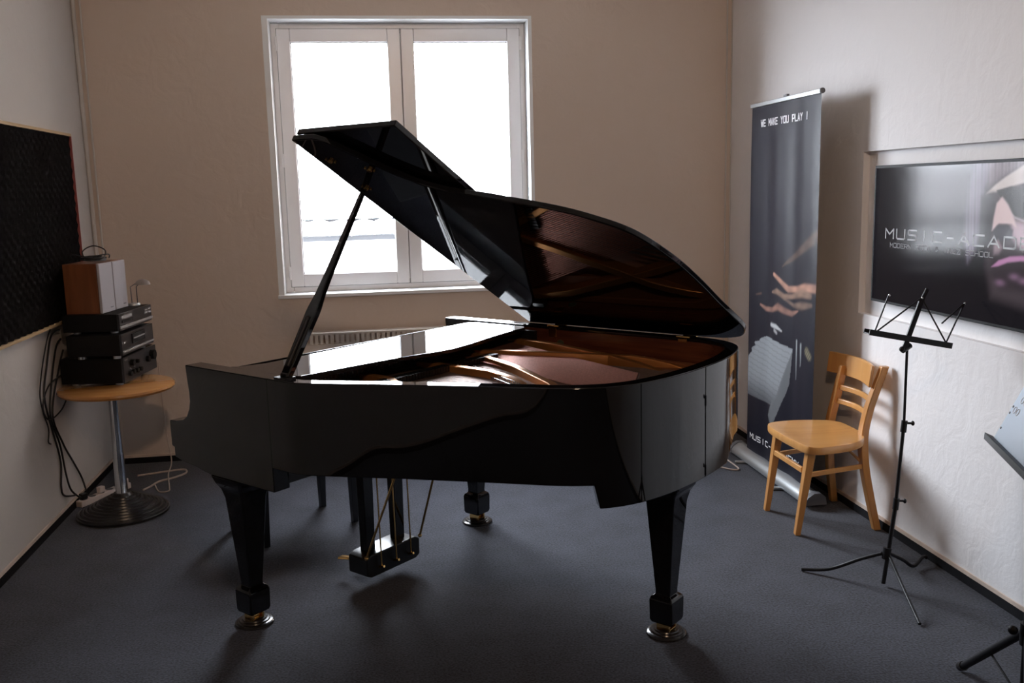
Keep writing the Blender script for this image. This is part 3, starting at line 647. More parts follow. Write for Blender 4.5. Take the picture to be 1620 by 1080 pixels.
# ------------------------------------------------------------------ stroke lettering
FONT = {'M': [[(0, 0), (0, 6), (2.5, 2.6), (5, 6), (5, 0)]], 'U': [[(0, 6), (0, .6), (.6, 0), (4.4, 0), (5, .6), (5, 6)]], 'S': [[(5, 6), (.6, 6), (0, 5.4), (0, 3.6), (.6, 3), (4.4, 3), (5, 2.4), (5, .6), (4.4, 0), (0, 0)]],
        'I': [[(2.5, 0), (2.5, 6)]], 'C': [[(5, 6), (.6, 6), (0, 5.4), (0, .6), (.6, 0), (5, 0)]], '-': [[(1, 3), (4, 3)]], 'A': [[(0, 0), (2.5, 6), (5, 0)], [(1.0, 1.8), (4.0, 1.8)]],
        'D': [[(0, 0), (0, 6), (4.2, 6), (5, 5.2), (5, .8), (4.2, 0), (0, 0)]], 'E': [[(5, 6), (0, 6), (0, 0), (5, 0)], [(0, 3), (4.2, 3)]], 'Y': [[(0, 6), (2.5, 3), (5, 6)], [(2.5, 3), (2.5, 0)]],
        'O': [[(0, .6), (0, 5.4), (.6, 6), (4.4, 6), (5, 5.4), (5, .6), (4.4, 0), (.6, 0), (0, .6)]], 'R': [[(0, 0), (0, 6), (4.4, 6), (5, 5.4), (5, 3.2), (4.4, 2.6), (0, 2.6)], [(3, 2.6), (5, 0)]],
        'N': [[(0, 0), (0, 6), (5, 0), (5, 6)]], 'K': [[(0, 0), (0, 6)], [(5, 6), (0, 2.8)], [(1.6, 3.8), (5, 0)]], '&': [[(5, 0), (1, 4.6), (1.2, 6), (3.2, 6), (3.4, 4.6), (0, 1.6), (.6, 0), (3.4, 0), (5, 2.4)]],
        'J': [[(5, 6), (5, .6), (4.4, 0), (.6, 0), (0, 1.4)]], 'Z': [[(0, 6), (5, 6), (0, 0), (5, 0)]], 'H': [[(0, 0), (0, 6)], [(5, 0), (5, 6)], [(0, 3), (5, 3)]], 'L': [[(0, 6), (0, 0), (5, 0)]],
        'P': [[(0, 0), (0, 6), (4.4, 6), (5, 5.4), (5, 3.2), (4.4, 2.6), (0, 2.6)]], 'W': [[(0, 6), (1.2, 0), (2.5, 3.6), (3.8, 0), (5, 6)]], '!': [[(2.5, 6), (2.5, 1.8)], [(2.5, 0.5), (2.5, 0)]], ' ': []}
def lettering(text, fn, width, height, lw, adv=7.0, thick=0.0008):
    """fn(s, z, n) -> 3-D; s to the reader's right, z up, n towards the reader"""
    mb = MB(); k = width/(len(text)*adv-(adv-5)); hz = height/6
    for i, chx in enumerate(text):
        for line in FONT[chx]:
            for (a, b) in zip(line[:-1], line[1:]):
                p = Vector(((i*adv+a[0])*k, a[1]*hz)); q = Vector(((i*adv+b[0])*k, b[1]*hz))
                d = (q-p).normalized(); nrm = Vector((-d.y, d.x))*lw/2; e = d*lw*0.45
                c = [p-e-nrm, q+e-nrm, q+e+nrm, p-e+nrm]
                mb.hexa([fn(x.x, x.y, 0) for x in c], [fn(x.x, x.y, thick) for x in c])
    return mb

def letters(text, fn, width, height, lw, adv, thick, material, parent):
    k = width/(len(text)*adv-(adv-5))
    for i, chx in enumerate(text):
        if chx != ' ':
            obj('letter', lettering(chx, lambda s, z, n: fn(s+i*adv*k, z, n), 5*k, height, lw, 5.0, thick), material, parent)

def painted_grid(name, W_, H_, nx, nz, fn, paint, material, parent):
    """flat print: a sheet whose vertices carry the printed colour"""
    vs = [fn(W_*i/nx, H_*j/nz) for j in range(nz+1) for i in range(nx+1)]
    fs = [(j*(nx+1)+i, j*(nx+1)+i+1, (j+1)*(nx+1)+i+1, (j+1)*(nx+1)+i) for j in range(nz) for i in range(nx)]
    me = bpy.data.meshes.new(name); me.from_pydata(vs, [], fs); me.materials.append(material)
    me.polygons.foreach_set('use_smooth', [True]*len(me.polygons))
    ca = me.color_attributes.new('print', 'FLOAT_COLOR', 'POINT')
    S, Z = np.meshgrid(np.linspace(0, W_, nx+1), np.linspace(0, H_, nz+1))
    img = paint(S, Z); img = np.concatenate([img, np.ones(img.shape[:2]+(1,))], axis=2)
    ca.data.foreach_set('color', img.reshape(-1).astype(np.float32))
    o = bpy.data.objects.new(name, me); col.objects.link(o); o.parent = parent
    return o
def printmat(name, rough, emit, spec=0.5, coat=0.0):
    m = mat(name, (0, 0, 0), rough, spec=spec, coat=coat); nt = m.node_tree; b = nt.nodes['Principled BSDF']
    a = nt.nodes.new('ShaderNodeAttribute'); a.attribute_name = 'print'
    if emit: nt.links.new(a.outputs['Color'], b.inputs['Emission Color']); b.inputs['Emission Strength'].default_value = emit
    else: nt.links.new(a.outputs['Color'], b.inputs['Base Color'])
    return m
def sm(x, a, b): t = np.clip((x-a)/(b-a), 0, 1); return t*t*(3-2*t)
def capsule(S, Z, pts, rs, soft=0.35):
    out = np.zeros_like(S)
    for (p, q, r0, r1) in zip(pts[:-1], pts[1:], rs[:-1], rs[1:]):
        dx, dz = q[0]-p[0], q[1]-p[1]; t = np.clip(((S-p[0])*dx+(Z-p[1])*dz)/(dx*dx+dz*dz), 0, 1)
        r = r0+(r1-r0)*t; dd = np.hypot(S-p[0]-t*dx, Z-p[1]-t*dz)
        out = np.maximum(out, 1-sm(dd, r*(1-soft), r*(1+soft)))
    return out
def mixc(img, c, a): return img*(1-a[..., None])+np.array(c)*a[..., None]

# ------------------------------------------------------------------ roll-up banner
BX, BY0, BZ0, BW, BH = 2.100, 5.045, 0.072, 0.81, 1.938
bn2 = thing('banner_stand', 'dark roll-up banner with hands and piano keys, in the right back corner', 'banner', (BX, BY0-BW/2, 0))
bo = Vector((BX, BY0-BW/2, 0))
def bfn(s, z, n=0.0):
    wv = 0.0045*math.sin(s*19+0.5*z)+0.001*math.sin(s*41+1.1)
    return tuple(Vector((BX-wv*min(1, (BH-z)*3+0.15)-n, BY0-s, BZ0+z))-bo)
def paint_banner(S, Z0):
    Z = Z0+BZ0
    img = np.ones(S.shape+(3,))*np.array((0.014, 0.014, 0.022))
    skin = (0.40, 0.22, 0.16)
    n = 0.85+0.20*np.sin(S*50+Z*40)*np.sin(S*23-Z*70)
    # arm descending from the right edge, then three fingers-and-hand shapes
    a = capsule(S, Z, [(0.81, 1.34), (0.66, 1.27), (0.50, 1.20), (0.43, 1.165)], [0.030, 0.020, 0.012, 0.003], 0.6)
    img = mixc(img, (0.13, 0.09, 0.07), a*n*0.8)
    a = capsule(S, Z, [(0.33, 1.118), (0.42, 1.085), (0.50, 1.053), (0.60, 1.062), (0.70, 1.080), (0.80, 1.085)], [0.010, 0.013, 0.016, 0.016, 0.022, 0.020], 0.5)
    img = mixc(img, skin, a*n)
    a = capsule(S, Z, [(0.31, 1.020), (0.37, 1.030), (0.46, 1.010), (0.54, 1.020), (0.66, 1.050), (0.76, 1.045)], [0.006, 0.014, 0.014, 0.012, 0.022, 0.014], 0.6)
    img = mixc(img, (0.24, 0.155, 0.115), a*n)
    a = capsule(S, Z, [(0.46, 1.000), (0.56, 0.975), (0.66, 0.985), (0.77, 1.00)], [0.006, 0.010, 0.020, 0.010], 0.7)
    img = mixc(img, (0.17, 0.115, 0.09), a*n)
    a = capsule(S, Z, [(0.155, 0.935), (0.22, 0.918), (0.32, 0.925), (0.39, 0.950), (0.46, 0.938), (0.54, 0.930), (0.62, 0.955)], [0.006, 0.012, 0.012, 0.018, 0.016, 0.013, 0.004], 0.6)
    img = mixc(img, (0.26, 0.14, 0.11), a*n)
    a = capsule(S, Z, [(0.10, 0.985), (0.16, 0.997)], [0.004, 0.006], 0.8); img = mixc(img, (0.15, 0.09, 0.07), a*0.6)
    # piano keys: large grey wedge made of key tops, with a front face
    def poly(P):
        c = np.zeros(S.shape, bool); j = len(P)-1
        for i in range(len(P)):
            xi, yi = P[i]; xj, yj = P[j]
            with np.errstate(divide='ignore', invalid='ignore'):
                hit = ((yi > Z) != (yj > Z)) & (S < (xj-xi)*(Z-yi)/(yj-yi+1e-12)+xi)
            c ^= hit; j = i
        return c.astype(float)
    topf = poly([(0.16, 0.745), (0.24, 0.770), (0.56, 0.750), (0.545, 0.715), (0.40, 0.46), (0.33, 0.40), (0.0, 0.40), (0.0, 0.62), (0.06, 0.655), (0.05, 0.675), (0.10, 0.695), (0.09, 0.715), (0.15, 0.73)])
    lines = 0.80+0.20*(np.sin((Z+S*0.10)*2*PI/0.030) > -0.75)
    img = mixc(img, (0.27, 0.29, 0.31), topf*0.95*(0.35+0.65*sm(Z, 0.38, 0.55)))
    img = img*np.where((topf > 0.5)[..., None], lines[..., None], 1)
    front = poly([(0.56, 0.750), (0.53, 0.56), (0.50, 0.50), (0.33, 0.27), (0.27, 0.33), (0.33, 0.43), (0.38, 0.45)])
    img = mixc(img, (0.145, 0.155, 0.165), front*0.9)
    a = capsule(S, Z, [(0.30, 0.842), (0.37, 0.840), (0.44, 0.826)], [0.010, 0.012, 0.004], 0.5); img = mixc(img, (0.40, 0.41, 0.42), a)
    a = capsule(S, Z, [(0.35, 0.818), (0.38, 0.806)], [0.010, 0.008], 0.5); img = mixc(img, (0.28, 0.28, 0.29), a)
    for s0, z0, z1 in ((0.61, 0.80, 0.60), (0.665, 0.79, 0.68)):
        a = capsule(S, Z, [(s0, z0), (s0, z1)], [0.008, 0.003], 0.6); img = mixc(img, (0.30, 0.33, 0.34), a*0.9)
    a = capsule(S, Z, [(0.735, 0.765), (0.765, 0.745)], [0.022, 0.020], 0.5); img = mixc(img, (0.22, 0.20, 0.13), a*(0.6+0.4*np.sin(S*300)*np.sin(Z*280)))
    return img
fab = painted_grid('fabric', BW, BH, 150, 330, bfn, paint_banner, printmat('banner_fabric', 0.42, 0, spec=0.16), bn2)
letters('WE MAKE YOU PLAY !', lambda s, z, n: bfn(s+0.125, z+1.900-BZ0, n+0.0018), 0.56, 0.032, 0.0068, 7.4, 0.0008, M['letter_w'], bn2)
letters('MUSIC-ACADEMY', lambda s, z, n: bfn(s+0.055, z+0.150-BZ0, n+0.0018), 0.62, 0.028, 0.0055, 7.0, 0.0008, M['letter_w'], bn2)
def bobj(name, mb, m, **k):
    mb.v = [tuple(Vector(p)-bo) for p in mb.v]; return obj(name, mb, m, bn2, **k)
bobj('top_rail', MB().box(BX-0.010, BX+0.006, BY0-BW-0.008, BY0+0.008, 2.006, 2.028), M['alu'], bevel=0.003)
bobj('rail_cap', MB().cyl((BX-0.002, BY0-BW-0.016, 2.018), (BX-0.002, BY0-BW-0.006, 2.018), 0.013, 14), M['gplastic'], smooth=40)
bobj('hook', MB().box(BX+0.004, BX+0.018, BY0-BW/2-0.02, BY0-BW/2+0.02, 2.00, 2.042), M['gplastic'])
bobj('pole', MB().tube([(BX+0.025, BY0-BW/2, 0.05), (BX+0.012, BY0-BW/2, 2.0)], 0.006, 8), M['alu'], smooth=40)
bs = [(BX-0.055, 0.018), (BX-0.055, 0.034), (BX-0.040, 0.056), (BX-0.010, 0.074), (BX+0.020, 0.074), (BX+0.045, 0.055), (BX+0.050, 0.018)]
bobj('cassette', MB().prism(bs, lambda p, t: (p[0], t, p[1]), 4.20, 5.15), M['alu'], smooth=50)
for y0 in (4.165, 5.15): bobj('end_cap', MB().prism([(p[0]+(0.003 if p[0] > BX else -0.003), p[1]*1.05) for p in bs], lambda p, t: (p[0], t, p[1]), y0, y0+0.035), M['gplastic'], smooth=50)
for y0 in (4.46, 4.95): bobj('foot', MB().beam((BX-0.10, y0+0.03, 0.010), (BX+0.10, y0-0.02, 0.010), 0.020, 0.014), M['alu'], bevel=0.004)

# ------------------------------------------------------------------ television on the right wall
TY0, TZ0, TW, THh = 4.003, 1.052, 1.33, 0.611
tv = thing('television', 'large flat black screen in the right wall niche showing half a face with dark glasses', 'television', (XR, TY0-TW/2, TZ0))
to = Vector((XR, TY0-TW/2, TZ0))
TXF = XR-0.022
def tobj(name, mb, m, par=tv, **k):
    mb.v = [tuple(Vector(p)-to) for p in mb.v]; return obj(name, mb, m, par, **k)
tobj('housing', MB().box(TXF, XR+0.020, TY0-TW, TY0, TZ0, TZ0+THh), M['hifi'], bevel=0.002)
tobj('mount', MB().box(XR+0.018, XR+0.032, TY0-TW/2-0.2, TY0-TW/2+0.2, TZ0+0.15, TZ0+0.45), M['gplastic'])
def tfn(s, z, n=0.0): return tuple(Vector((TXF-0.0012-n, TY0-0.012-s, TZ0+0.012+z))-to)
SW, SH = TW-0.024, THh-0.024
def paint_tv(S, Z0):
    Y = TY0-0.012-S; Z = Z0+TZ0+0.012
    img = np.ones(S.shape+(3,))*np.array((0.010, 0.009, 0.012))
    def area(P, soft=0.006):
        c = np.zeros(S.shape, bool); j = len(P)-1; dmin = np.full(S.shape, 9.0)
        for i in range(len(P)):
            xi, yi = P[i]; xj, yj = P[j]
            c ^= ((yi > Z) != (yj > Z)) & (cy < (xj-xi)*(Z-yi)/(yj-yi+1e-12)+xi)
            dx, dz = xj-xi, yj-yi; t = np.clip(((cy-xi)*dx+(Z-yi)*dz)/(dx*dx+dz*dz+1e-12), 0, 1)
            dmin = np.minimum(dmin, np.hypot(cy-xi-t*dx, Z-yi-t*dz)); j = i
        return sm(np.where(c, dmin, -dmin), -soft, soft)
    cy = Y
    strand = 0.72+0.16*np.sin((cy+0.30*(1.66-Z)**2)*330+3*np.sin(Z*9))+0.12*np.sin((cy+0.22*(1.66-Z)**2)*170)
    # dim skin of the half face, falling into darkness on the left
    img = mixc(img, (0.060, 0.048, 0.056), area([(3.20, 1.66), (3.22, 1.50), (3.18, 1.36), (3.19, 1.27), (3.15, 1.16), (2.6, 1.10), (2.6, 1.66)], 0.03)*0.9)
    # grey-lilac hair hanging on the left of the face
    img = mixc(img, (0.20, 0.17, 0.23), area([(3.285, 1.66), (3.31, 1.58), (3.325, 1.48), (3.323, 1.38), (3.30, 1.28), (3.262, 1.33), (3.245, 1.40), (3.238, 1.47), (3.225, 1.56), (3.17, 1.66)], 0.022)*strand*0.85)
    img = mixc(img, (0.25, 0.20, 0.23), area([(3.22, 1.67), (3.20, 1.57), (3.12, 1.605), (3.0, 1.635), (2.7, 1.64), (2.7, 1.67)], 0.02)*strand*0.8)
    # forehead light over the glasses
    img = mixc(img, (0.46, 0.40, 0.39), area([(3.210, 1.540), (3.161, 1.572), (3.11, 1.598), (3.01, 1.640), (2.80, 1.655), (2.80, 1.58), (3.009, 1.577), (3.074, 1.565), (3.141, 1.548)], 0.006))
    # dark lens with its thin bright rim
    lensP = [(3.155, 1.552), (3.074, 1.566), (3.0, 1.560), (2.86, 1.545), (2.82, 1.50), (2.90, 1.455), (2.997, 1.448), (3.047, 1.460), (3.094, 1.491), (3.128, 1.524)]
    img = mixc(img, (0.40, 0.36, 0.38), area([(a-0.002, b-0.007) for a, b in lensP], 0.003)*sm(1.535-Z, 0.0, 0.02)*0.8)
    img = mixc(img, (0.026, 0.027, 0.027), area(lensP, 0.004))
    img = mixc(img, (0.018, 0.017, 0.019), area([(3.238, 1.53), (3.17, 1.545), (3.150, 1.50), (3.162, 1.44), (3.17, 1.36), (3.235, 1.36)], 0.015)*0.9)
    # cheek, nose, nostril shadow
    img = mixc(img, (0.42, 0.30, 0.35), area([(3.06, 1.445), (3.00, 1.440), (2.86, 1.44), (2.84, 1.33), (2.95, 1.33), (3.02, 1.36), (3.06, 1.40)], 0.02)*0.9)
    img = mixc(img, (0.52, 0.39, 0.40), area([(3.120, 1.528), (3.148, 1.505), (3.160, 1.455), (3.166, 1.405), (3.13, 1.432), (3.06, 1.432), (3.034, 1.420), (3.050, 1.455), (3.085, 1.500)], 0.006))
    img = mixc(img, (0.050, 0.046, 0.056), area([(3.160, 1.402), (3.140, 1.425), (3.085, 1.430), (3.050, 1.412), (3.052, 1.390), (3.075, 1.372), (3.14, 1.368)], 0.007))
    img = mixc(img, (0.36, 0.26, 0.30), area([(3.150, 1.350), (3.13, 1.372), (3.105, 1.345), (3.12, 1.318), (3.15, 1.315)], 0.010)*0.6)
    # lips and chin
    img = mixc(img, (0.035, 0.028, 0.034), area([(3.16, 1.315), (3.10, 1.330), (2.85, 1.335), (2.85, 1.20), (3.10, 1.195), (3.17, 1.25)], 0.02)*0.9)
    img = mixc(img, (0.42, 0.20, 0.36), area([(3.158, 1.272), (3.120, 1.298), (3.06, 1.316), (3.00, 1.322), (2.86, 1.322), (2.86, 1.305), (3.00, 1.305), (3.07, 1.295), (3.12, 1.278)], 0.005))
    for a0, b0 in ((3.105, 1.218), (3.03, 1.246), (2.98, 1.235)):
        a = np.exp(-(((cy-a0)/0.026)**2+((Z-b0)/0.012)**2)); img = mixc(img, (0.20, 0.12, 0.19), a*0.8)
    return img
painted_grid('screen', SW, SH, 300, 140, tfn, paint_tv, printmat('lit_screen', 0.12, 1.0, spec=0.11), tv)
em = mat('screen_letter_grey', (0.02, 0.02, 0.02), 0.3, emis=(0.13, 0.125, 0.135), es=1.0, var=(20, 0.05))
letters('MUSIC-ACADEMY', lambda s, z, n: tfn(s+0.10, z+0.281, n+0.0004), 1.125, 0.040, 0.0072, 7.0, 0.0004, em, tv)
letters('MODERN ROCK & JAZZ SCHOOL', lambda s, z, n: tfn(s+0.14, z+0.242, n+0.0004), 0.70, 0.018, 0.0034, 6.6, 0.0004, mat('screen_letter_dim', (0.02, 0.02, 0.02), 0.3, emis=(0.045, 0.042, 0.048), es=1.0, var=(20, 0.05)), tv)

# ------------------------------------------------------------------ folding music stand
ms = thing('folding_music_stand', 'black folding wire music stand beside the wooden chair', 'music stand', (1.944, 3.275, 0))
mo = Vector((1.944, 3.275, 0))
def mobj(name, mb, m, par=ms, o_=mo, **k):
    mb.v = [tuple(Vector(p)-o_) for p in mb.v]; return obj(name, mb, m, par, **k)
mobj('lower_tube', MB().tube([(1.941, 3.27, 0.012), (1.982, 3.27, 0.352)], 0.0085, 10), M['bmetal'], smooth=40)
mobj('middle_tube', MB().tube([(1.980, 3.27, 0.34), (2.000, 3.27, 0.665)], 0.0070, 10), M['bmetal'], smooth=40)
mobj('upper_tube', MB().tube([(2.000, 3.27, 0.65), (1.999, 3.27, 0.965)], 0.0052, 10), M['bmetal'], smooth=40)
for p in ((1.982, 3.27, 0.352), (2.001, 3.27, 0.665)):
    mb = MB().tube([(p[0]-0.003, p[1], p[2]-0.035), (p[0]+0.001, p[1], p[2]+0.010)], 0.0115, 12); mb.cyl(p, (p[0]+0.026, p[1]-0.008, p[2]), 0.0045, 8); mb.ball((p[0]+0.030, p[1]-0.009, p[2]), 0.009, 10, (0.7, 1, 1.1))
    mobj('clamp_knob', mb, M['bmetal'], smooth=50)
hub = Vector((1.950, 3.27, 0.135))
mobj('hub', MB().tube([(1.947, 3.27, 0.115), (1.953, 3.27, 0.160)], 0.016, 12), M['bmetal'], smooth=40)
mobj('leg', MB().tube(spline([hub+Vector((-0.015, 0.008, 0)), (1.87, 3.33, 0.095), (1.78, 3.405, 0.030), (1.693, 3.472, 0.008)], 6), 0.0075, 8), M['bmetal'], smooth=50)
mobj('leg', MB().tube(spline([hub+Vector((0.004, -0.015, -0.005)), (1.935, 3.14, 0.075), (1.888, 2.930, 0.008)], 6), 0.0065, 8), M['bmetal'], smooth=50)
mobj('leg', MB().tube(spline([hub+Vector((0.012, 0.01, 0)), (2.06, 3.335, 0.075), (2.14, 3.385, 0.020), (2.215, 3.440, 0.030), (2.24, 3.452, 0.022)], 6), 0.0075, 8), M['bmetal'], smooth=50)
# desk: ledge, spine, wire arms
YD = 3.22
mobj('tilt_joint', MB().tube([(1.965, 3.245, 0.958), (2.004, 3.262, 0.972)], 0.012, 10).ball((1.962, 3.243, 0.963), 0.011), M['bmetal'], smooth=50)
mb = MB(); a = Vector((1.790, YD-0.02, 1.040)); b = Vector((2.125, YD-0.02, 0.972))
mb.beam(a, b, 0.045, 0.004); mb.beam(a+Vector((0, -0.022, 0.006)), b+Vector((0, -0.022, 0.006)), 0.004, 0.022); mb.beam(a+Vector((0, 0.018, 0.006)), b+Vector((0, 0.018, 0.006)), 0.004, 0.018)
mobj('ledge', mb, M['bmetal'], bevel=0.001)
mobj('spine', MB().beam((1.958, YD, 0.975), (2.042, YD+0.035, 1.150), 0.020, 0.008, up=(0, 1, 0)), M['bmetal'], bevel=0.001)
mobj('spine_tip', MB().beam((2.040, YD+0.034, 1.146), (2.066, YD+0.042, 1.186), 0.014, 0.006, up=(0, 1, 0)), M['bmetal'])
nodes = dict(L=(1.832, YD, 1.033), TL=(1.903, YD+0.03, 1.172), C=(2.040, YD+0.035, 1.155), R=(2.120, YD-0.01, 0.985), TR=(2.215, YD+0.03, 1.128), H=(2.118, YD+0.02, 1.055))
for a, b in (('L', 'TL'), ('L', 'C'), ('C', 'R'), ('R', 'TR'), ('TR', 'H')):
    mobj('wire_arm', MB().beam(nodes[a], nodes[b], 0.0052, 0.003, up=(0, 1, 0)), M['bmetal'])
for k in ('TL', 'C', 'TR', 'R'):
    p = Vector(nodes[k]); mobj('rivet', MB().ball(p+Vector((0, -0.004, 0)), 0.0045, 8), M['chrome'], smooth=60)

# ------------------------------------------------------------------ orchestral stand at the right edge
S2 = Vector((1.802, 2.270, 0)); os_ = thing('orchestral_music_stand', 'perforated music desk, pale blue of reflected sky in its colour, on a heavy black tripod, cut by the right edge', 'music stand', tuple(S2))
def sobj(name, mb, m, **k): return mobj(name, mb, m, os_, S2, **k)
hb = Vector((1.802, 2.270, 0.300))
sobj('column', MB().tube([(1.802, 2.270, 0.06), (1.790, 2.262, 0.90)], 0.013, 12), M['bmetal'], smooth=40)
sobj('hub', MB().tube([(1.802, 2.270, 0.27), (1.802, 2.270, 0.335)], 0.022, 14).ball((1.764, 2.285, 0.312), 0.014), M['bmetal'], smooth=50)
for tip in ((1.840, 2.615, 0.012), (1.60, 1.98, 0.012), (2.08, 2.10, 0.012)):
    t = Vector(tip); h0 = hb+(Vector((t.x, t.y, 0))-Vector((hb.x, hb.y, 0))).normalized()*0.018
    lg = sobj('leg', MB().tube([h0, t], 0.0125, 12), M['bmetal'], smooth=40)
    lg2 = sobj('rubber_foot', MB().tube([t-(t-h0).normalized()*0.022, t+(t-h0).normalized()*0.004+Vector((0, 0, 0.004))], 0.0155, 12), M['rubber'], smooth=40)
    m_ = h0.lerp(t, 0.52); sobj('leg_strut', MB().tube([m_, (1.802, 2.270, 0.085)], 0.0040, 6), M['bmetal'], smooth=40)
ds0 = Vector((1.753, 2.400, 0.853)); right = Vector((-0.37, -0.93, 0)).normalized()
upv = Vector((0.93*0.42, -0.37*0.42, 0.907)).normalized(); nr = upv.cross(right)
if nr.x > 0: nr = -nr
def dpt(s, t, n): return ds0+right*s+upv*t+nr*n
mb = MB(); W2, H2 = 0.42, 0.30
mb.prism([(0, 0), (W2, 0), (W2, H2-0.02), (W2-0.02, H2), (0.02, H2), (0, H2-0.02)], lambda p, t: dpt(p[0], p[1], t), -0.0015, 0.0015)
sobj('desk', mb, M['skytint'])
mb = MB()
for s_, t_ in ((0.035, 0.10), (0.062, 0.10), (0.050, 0.135), (0.078, 0.135)):
    pts = [dpt(s_+0.010*math.cos(2*PI*k/18), t_+0.010*math.sin(2*PI*k/18), 0.002) for k in range(18)]
    mb.tube(pts, 0.0013, 5, closed=True)
sobj('perforation_rim', mb, M['greyhole'], smooth=50)
mb = MB()
for t_ in (0.035, 0.085, 0.105): c = dpt(0.010, t_, 0.0012); mb.cyl(c, c+nr*0.0022, 0.0035, 10)
sobj('edge_rivet', mb, M['gplastic'])
sobj('ledge', MB().prism([(-0.022, 0.0), (W2, 0.0), (W2, -0.016), (0.0, -0.016)], lambda p, t: dpt(p[0], p[1], t), -0.002, 0.024), M['bmetal'], bevel=0.001)
sobj('desk_neck', MB().tube([(1.790, 2.262, 0.88), dpt(0.14, 0.08, -0.012)], 0.010, 10), M['bmetal'], smooth=40)

# ------------------------------------------------------------------ round table with the hi-fi tower
tc = Vector((-1.344, 4.935, 0))
tb_ = thing('round_table', 'round beech pedestal table with ribbed black foot, in the left corner', 'table', tuple(tc))
obj('tabletop', MB().lathe([(0.001, 0.630), (0.262, 0.630), (0.276, 0.634), (0.283, 0.645), (0.280, 0.656), (0.272, 0.660), (0.001, 0.660)], 64), M['ttop'], tb_, smooth=30)
obj('column', MB().lathe([(0.045, 0.06), (0.031, 0.09), (0.028, 0.25), (0.024, 0.55), (0.024, 0.618), (0.050, 0.622), (0.050, 0.630)], 24, (-0.006, -0.070, 0)), M['chrome'], tb_, smooth=30)
pr = [(0.217, 0.0), (0.225, 0.004), (0.225, 0.013)]
for i in range(9):
    r0 = 0.219-i*0.0188; z0 = 0.015+i*0.0092; pr += [(r0, z0), (r0-0.003, z0+0.0095), (r0-0.012, z0+0.0105), (r0-0.0165, z0+0.0060)]
pr += [(0.046, 0.104), (0.040, 0.112), (0.001, 0.112)]
obj('foot', MB().lathe(pr, 64, (-0.006, -0.070, 0)), M['iron'], tb_, smooth=25)

def hifi(label, x, y, yw, w, d, z0, h, kind, feet):
    t = thing('hifi_unit', label, 'stereo unit', (x, y, z0), -yw, 'separate hi-fi units stacked on the round table')
    # local: +y along the front face (away from the viewer), -x into the body
    o = obj('case', MB().box(-d, -0.012, 0, w, 0, h), M['hifi'], t, bevel=0.002)
    f = obj('fascia', MB().box(-0.012, 0.0, 0.0, w, 0.0, h), M['hifif'], t, bevel=0.002)
    for fy in (0.05, w-0.05):
        for fx in (-d+0.05, -0.05): obj('foot', MB().cyl((fx, fy, -feet), (fx, fy, 0.0), 0.020, 14), M['silver'], t, smooth=40)
    if kind == 0:      # cd player: display, tray and lower bright strip
        obj('display', MB().box(0.0, 0.0015, 0.03, 0.16, h*0.66, h*0.86), M['silver'], t)
        obj('tray', MB().box(0.0, 0.006, 0.03, 0.155, h*0.46, h*0.56), M['hifi'], t)
        obj('lower_strip', MB().box(0.0, 0.007, 0.0, w*0.99, h*0.14, h*0.30), M['silver'], t, bevel=0.001)
        for i in range(4): obj('button', MB().box(0.0, 0.004, w-0.10+(i % 2)*0.045, w-0.065+(i % 2)*0.045, h*(0.55+0.18*(i//2)), h*(0.65+0.18*(i//2))), M['silver'], t)
        obj('power_button', MB().box(0.0, 0.005, 0.015, 0.045, h*0.05, h*0.10), M['silver'], t)
    elif kind == 1:    # tape deck
        obj('tape_door', MB().box(0.0, 0.006, 0.13, 0.30, h*0.40, h*0.88), M['hifi'], t, bevel=0.002)
        obj('door_strip', MB().box(0.006, 0.008, 0.14, 0.29, h*0.62, h*0.68), M['silver'], t)
        obj('lower_strip', MB().box(0.0, 0.008, 0.005, w*0.97, h*0.13, h*0.22), M['silver'], t, bevel=0.001)
        obj('power_button', MB().box(0.0, 0.005, 0.015, 0.035, h*0.55, h*0.64), M['silver'], t)
    else:              # amplifier
        obj('volume_knob', MB().cyl((0.0, w-0.07, h*0.66), (0.022, w-0.07, h*0.66), 0.026, 24), M['hifi'], t, smooth=40)
        for i, (ky, kz, kr) in enumerate(((0.06, 0.30, 0.012), (0.10, 0.32, 0.012), (0.145, 0.30, 0.012), (0.19, 0.30, 0.012), (0.10, 0.68, 0.016), (0.16, 0.66, 0.010), (0.30, 0.55, 0.016))):
            obj('knob', MB().cyl((0.0, ky, h*kz), (0.016, ky, h*kz), kr, 16), M['hifi'], t, smooth=40)
        for i in range(2): obj('indicator', MB().cyl((0.0, 0.08+i*0.05, h*0.48), (0.003, 0.08+i*0.05, h*0.48), 0.004, 8), M['silver'], t)
        obj('power_button', MB().box(0.0, 0.004, 0.015, 0.045, h*0.86, h*0.93), M['silver'], t)
    return t
hifi('black amplifier with round knobs, lowest of the three hi-fi units', -1.290, 4.885, 0.150, 0.430, 0.322, 0.675, 0.130, 2, 0.0149)
hifi('black tape deck with bright lower strip, middle of the three hi-fi units', -1.274, 4.830, 0.128, 0.430, 0.275, 0.824, 0.106, 1, 0.0185)
hifi('black disc player with silver display, topmost hi-fi unit under the speakers', -1.284, 4.860, 0.138, 0.430, 0.285, 0.944, 0.086, 0, 0.0135)
def speaker(label, x, y, w):
    t = thing('bookshelf_speaker', label, 'speaker', (x, y, 1.0305), -0.165, 'two bookshelf speakers side by side')
    obj('cabinet', MB().box(-0.185, -0.016, 0, w, 0, 0.252), M['cherry'], t, bevel=0.002)
    obj('grille', MB().box(-0.0155, 0.0, 0.001, w-0.001, 0.0005, 0.2515), M['grille'], t, bevel=0.005)
    obj('badge', MB().box(0.0, 0.0012, w*0.62, w*0.62+0.03, 0.020, 0.026), M['silver'], t)
    return t
speaker('cherry-sided bookshelf speaker with grey cloth front, nearer one on the hi-fi tower', -1.372, 4.915, 0.150)
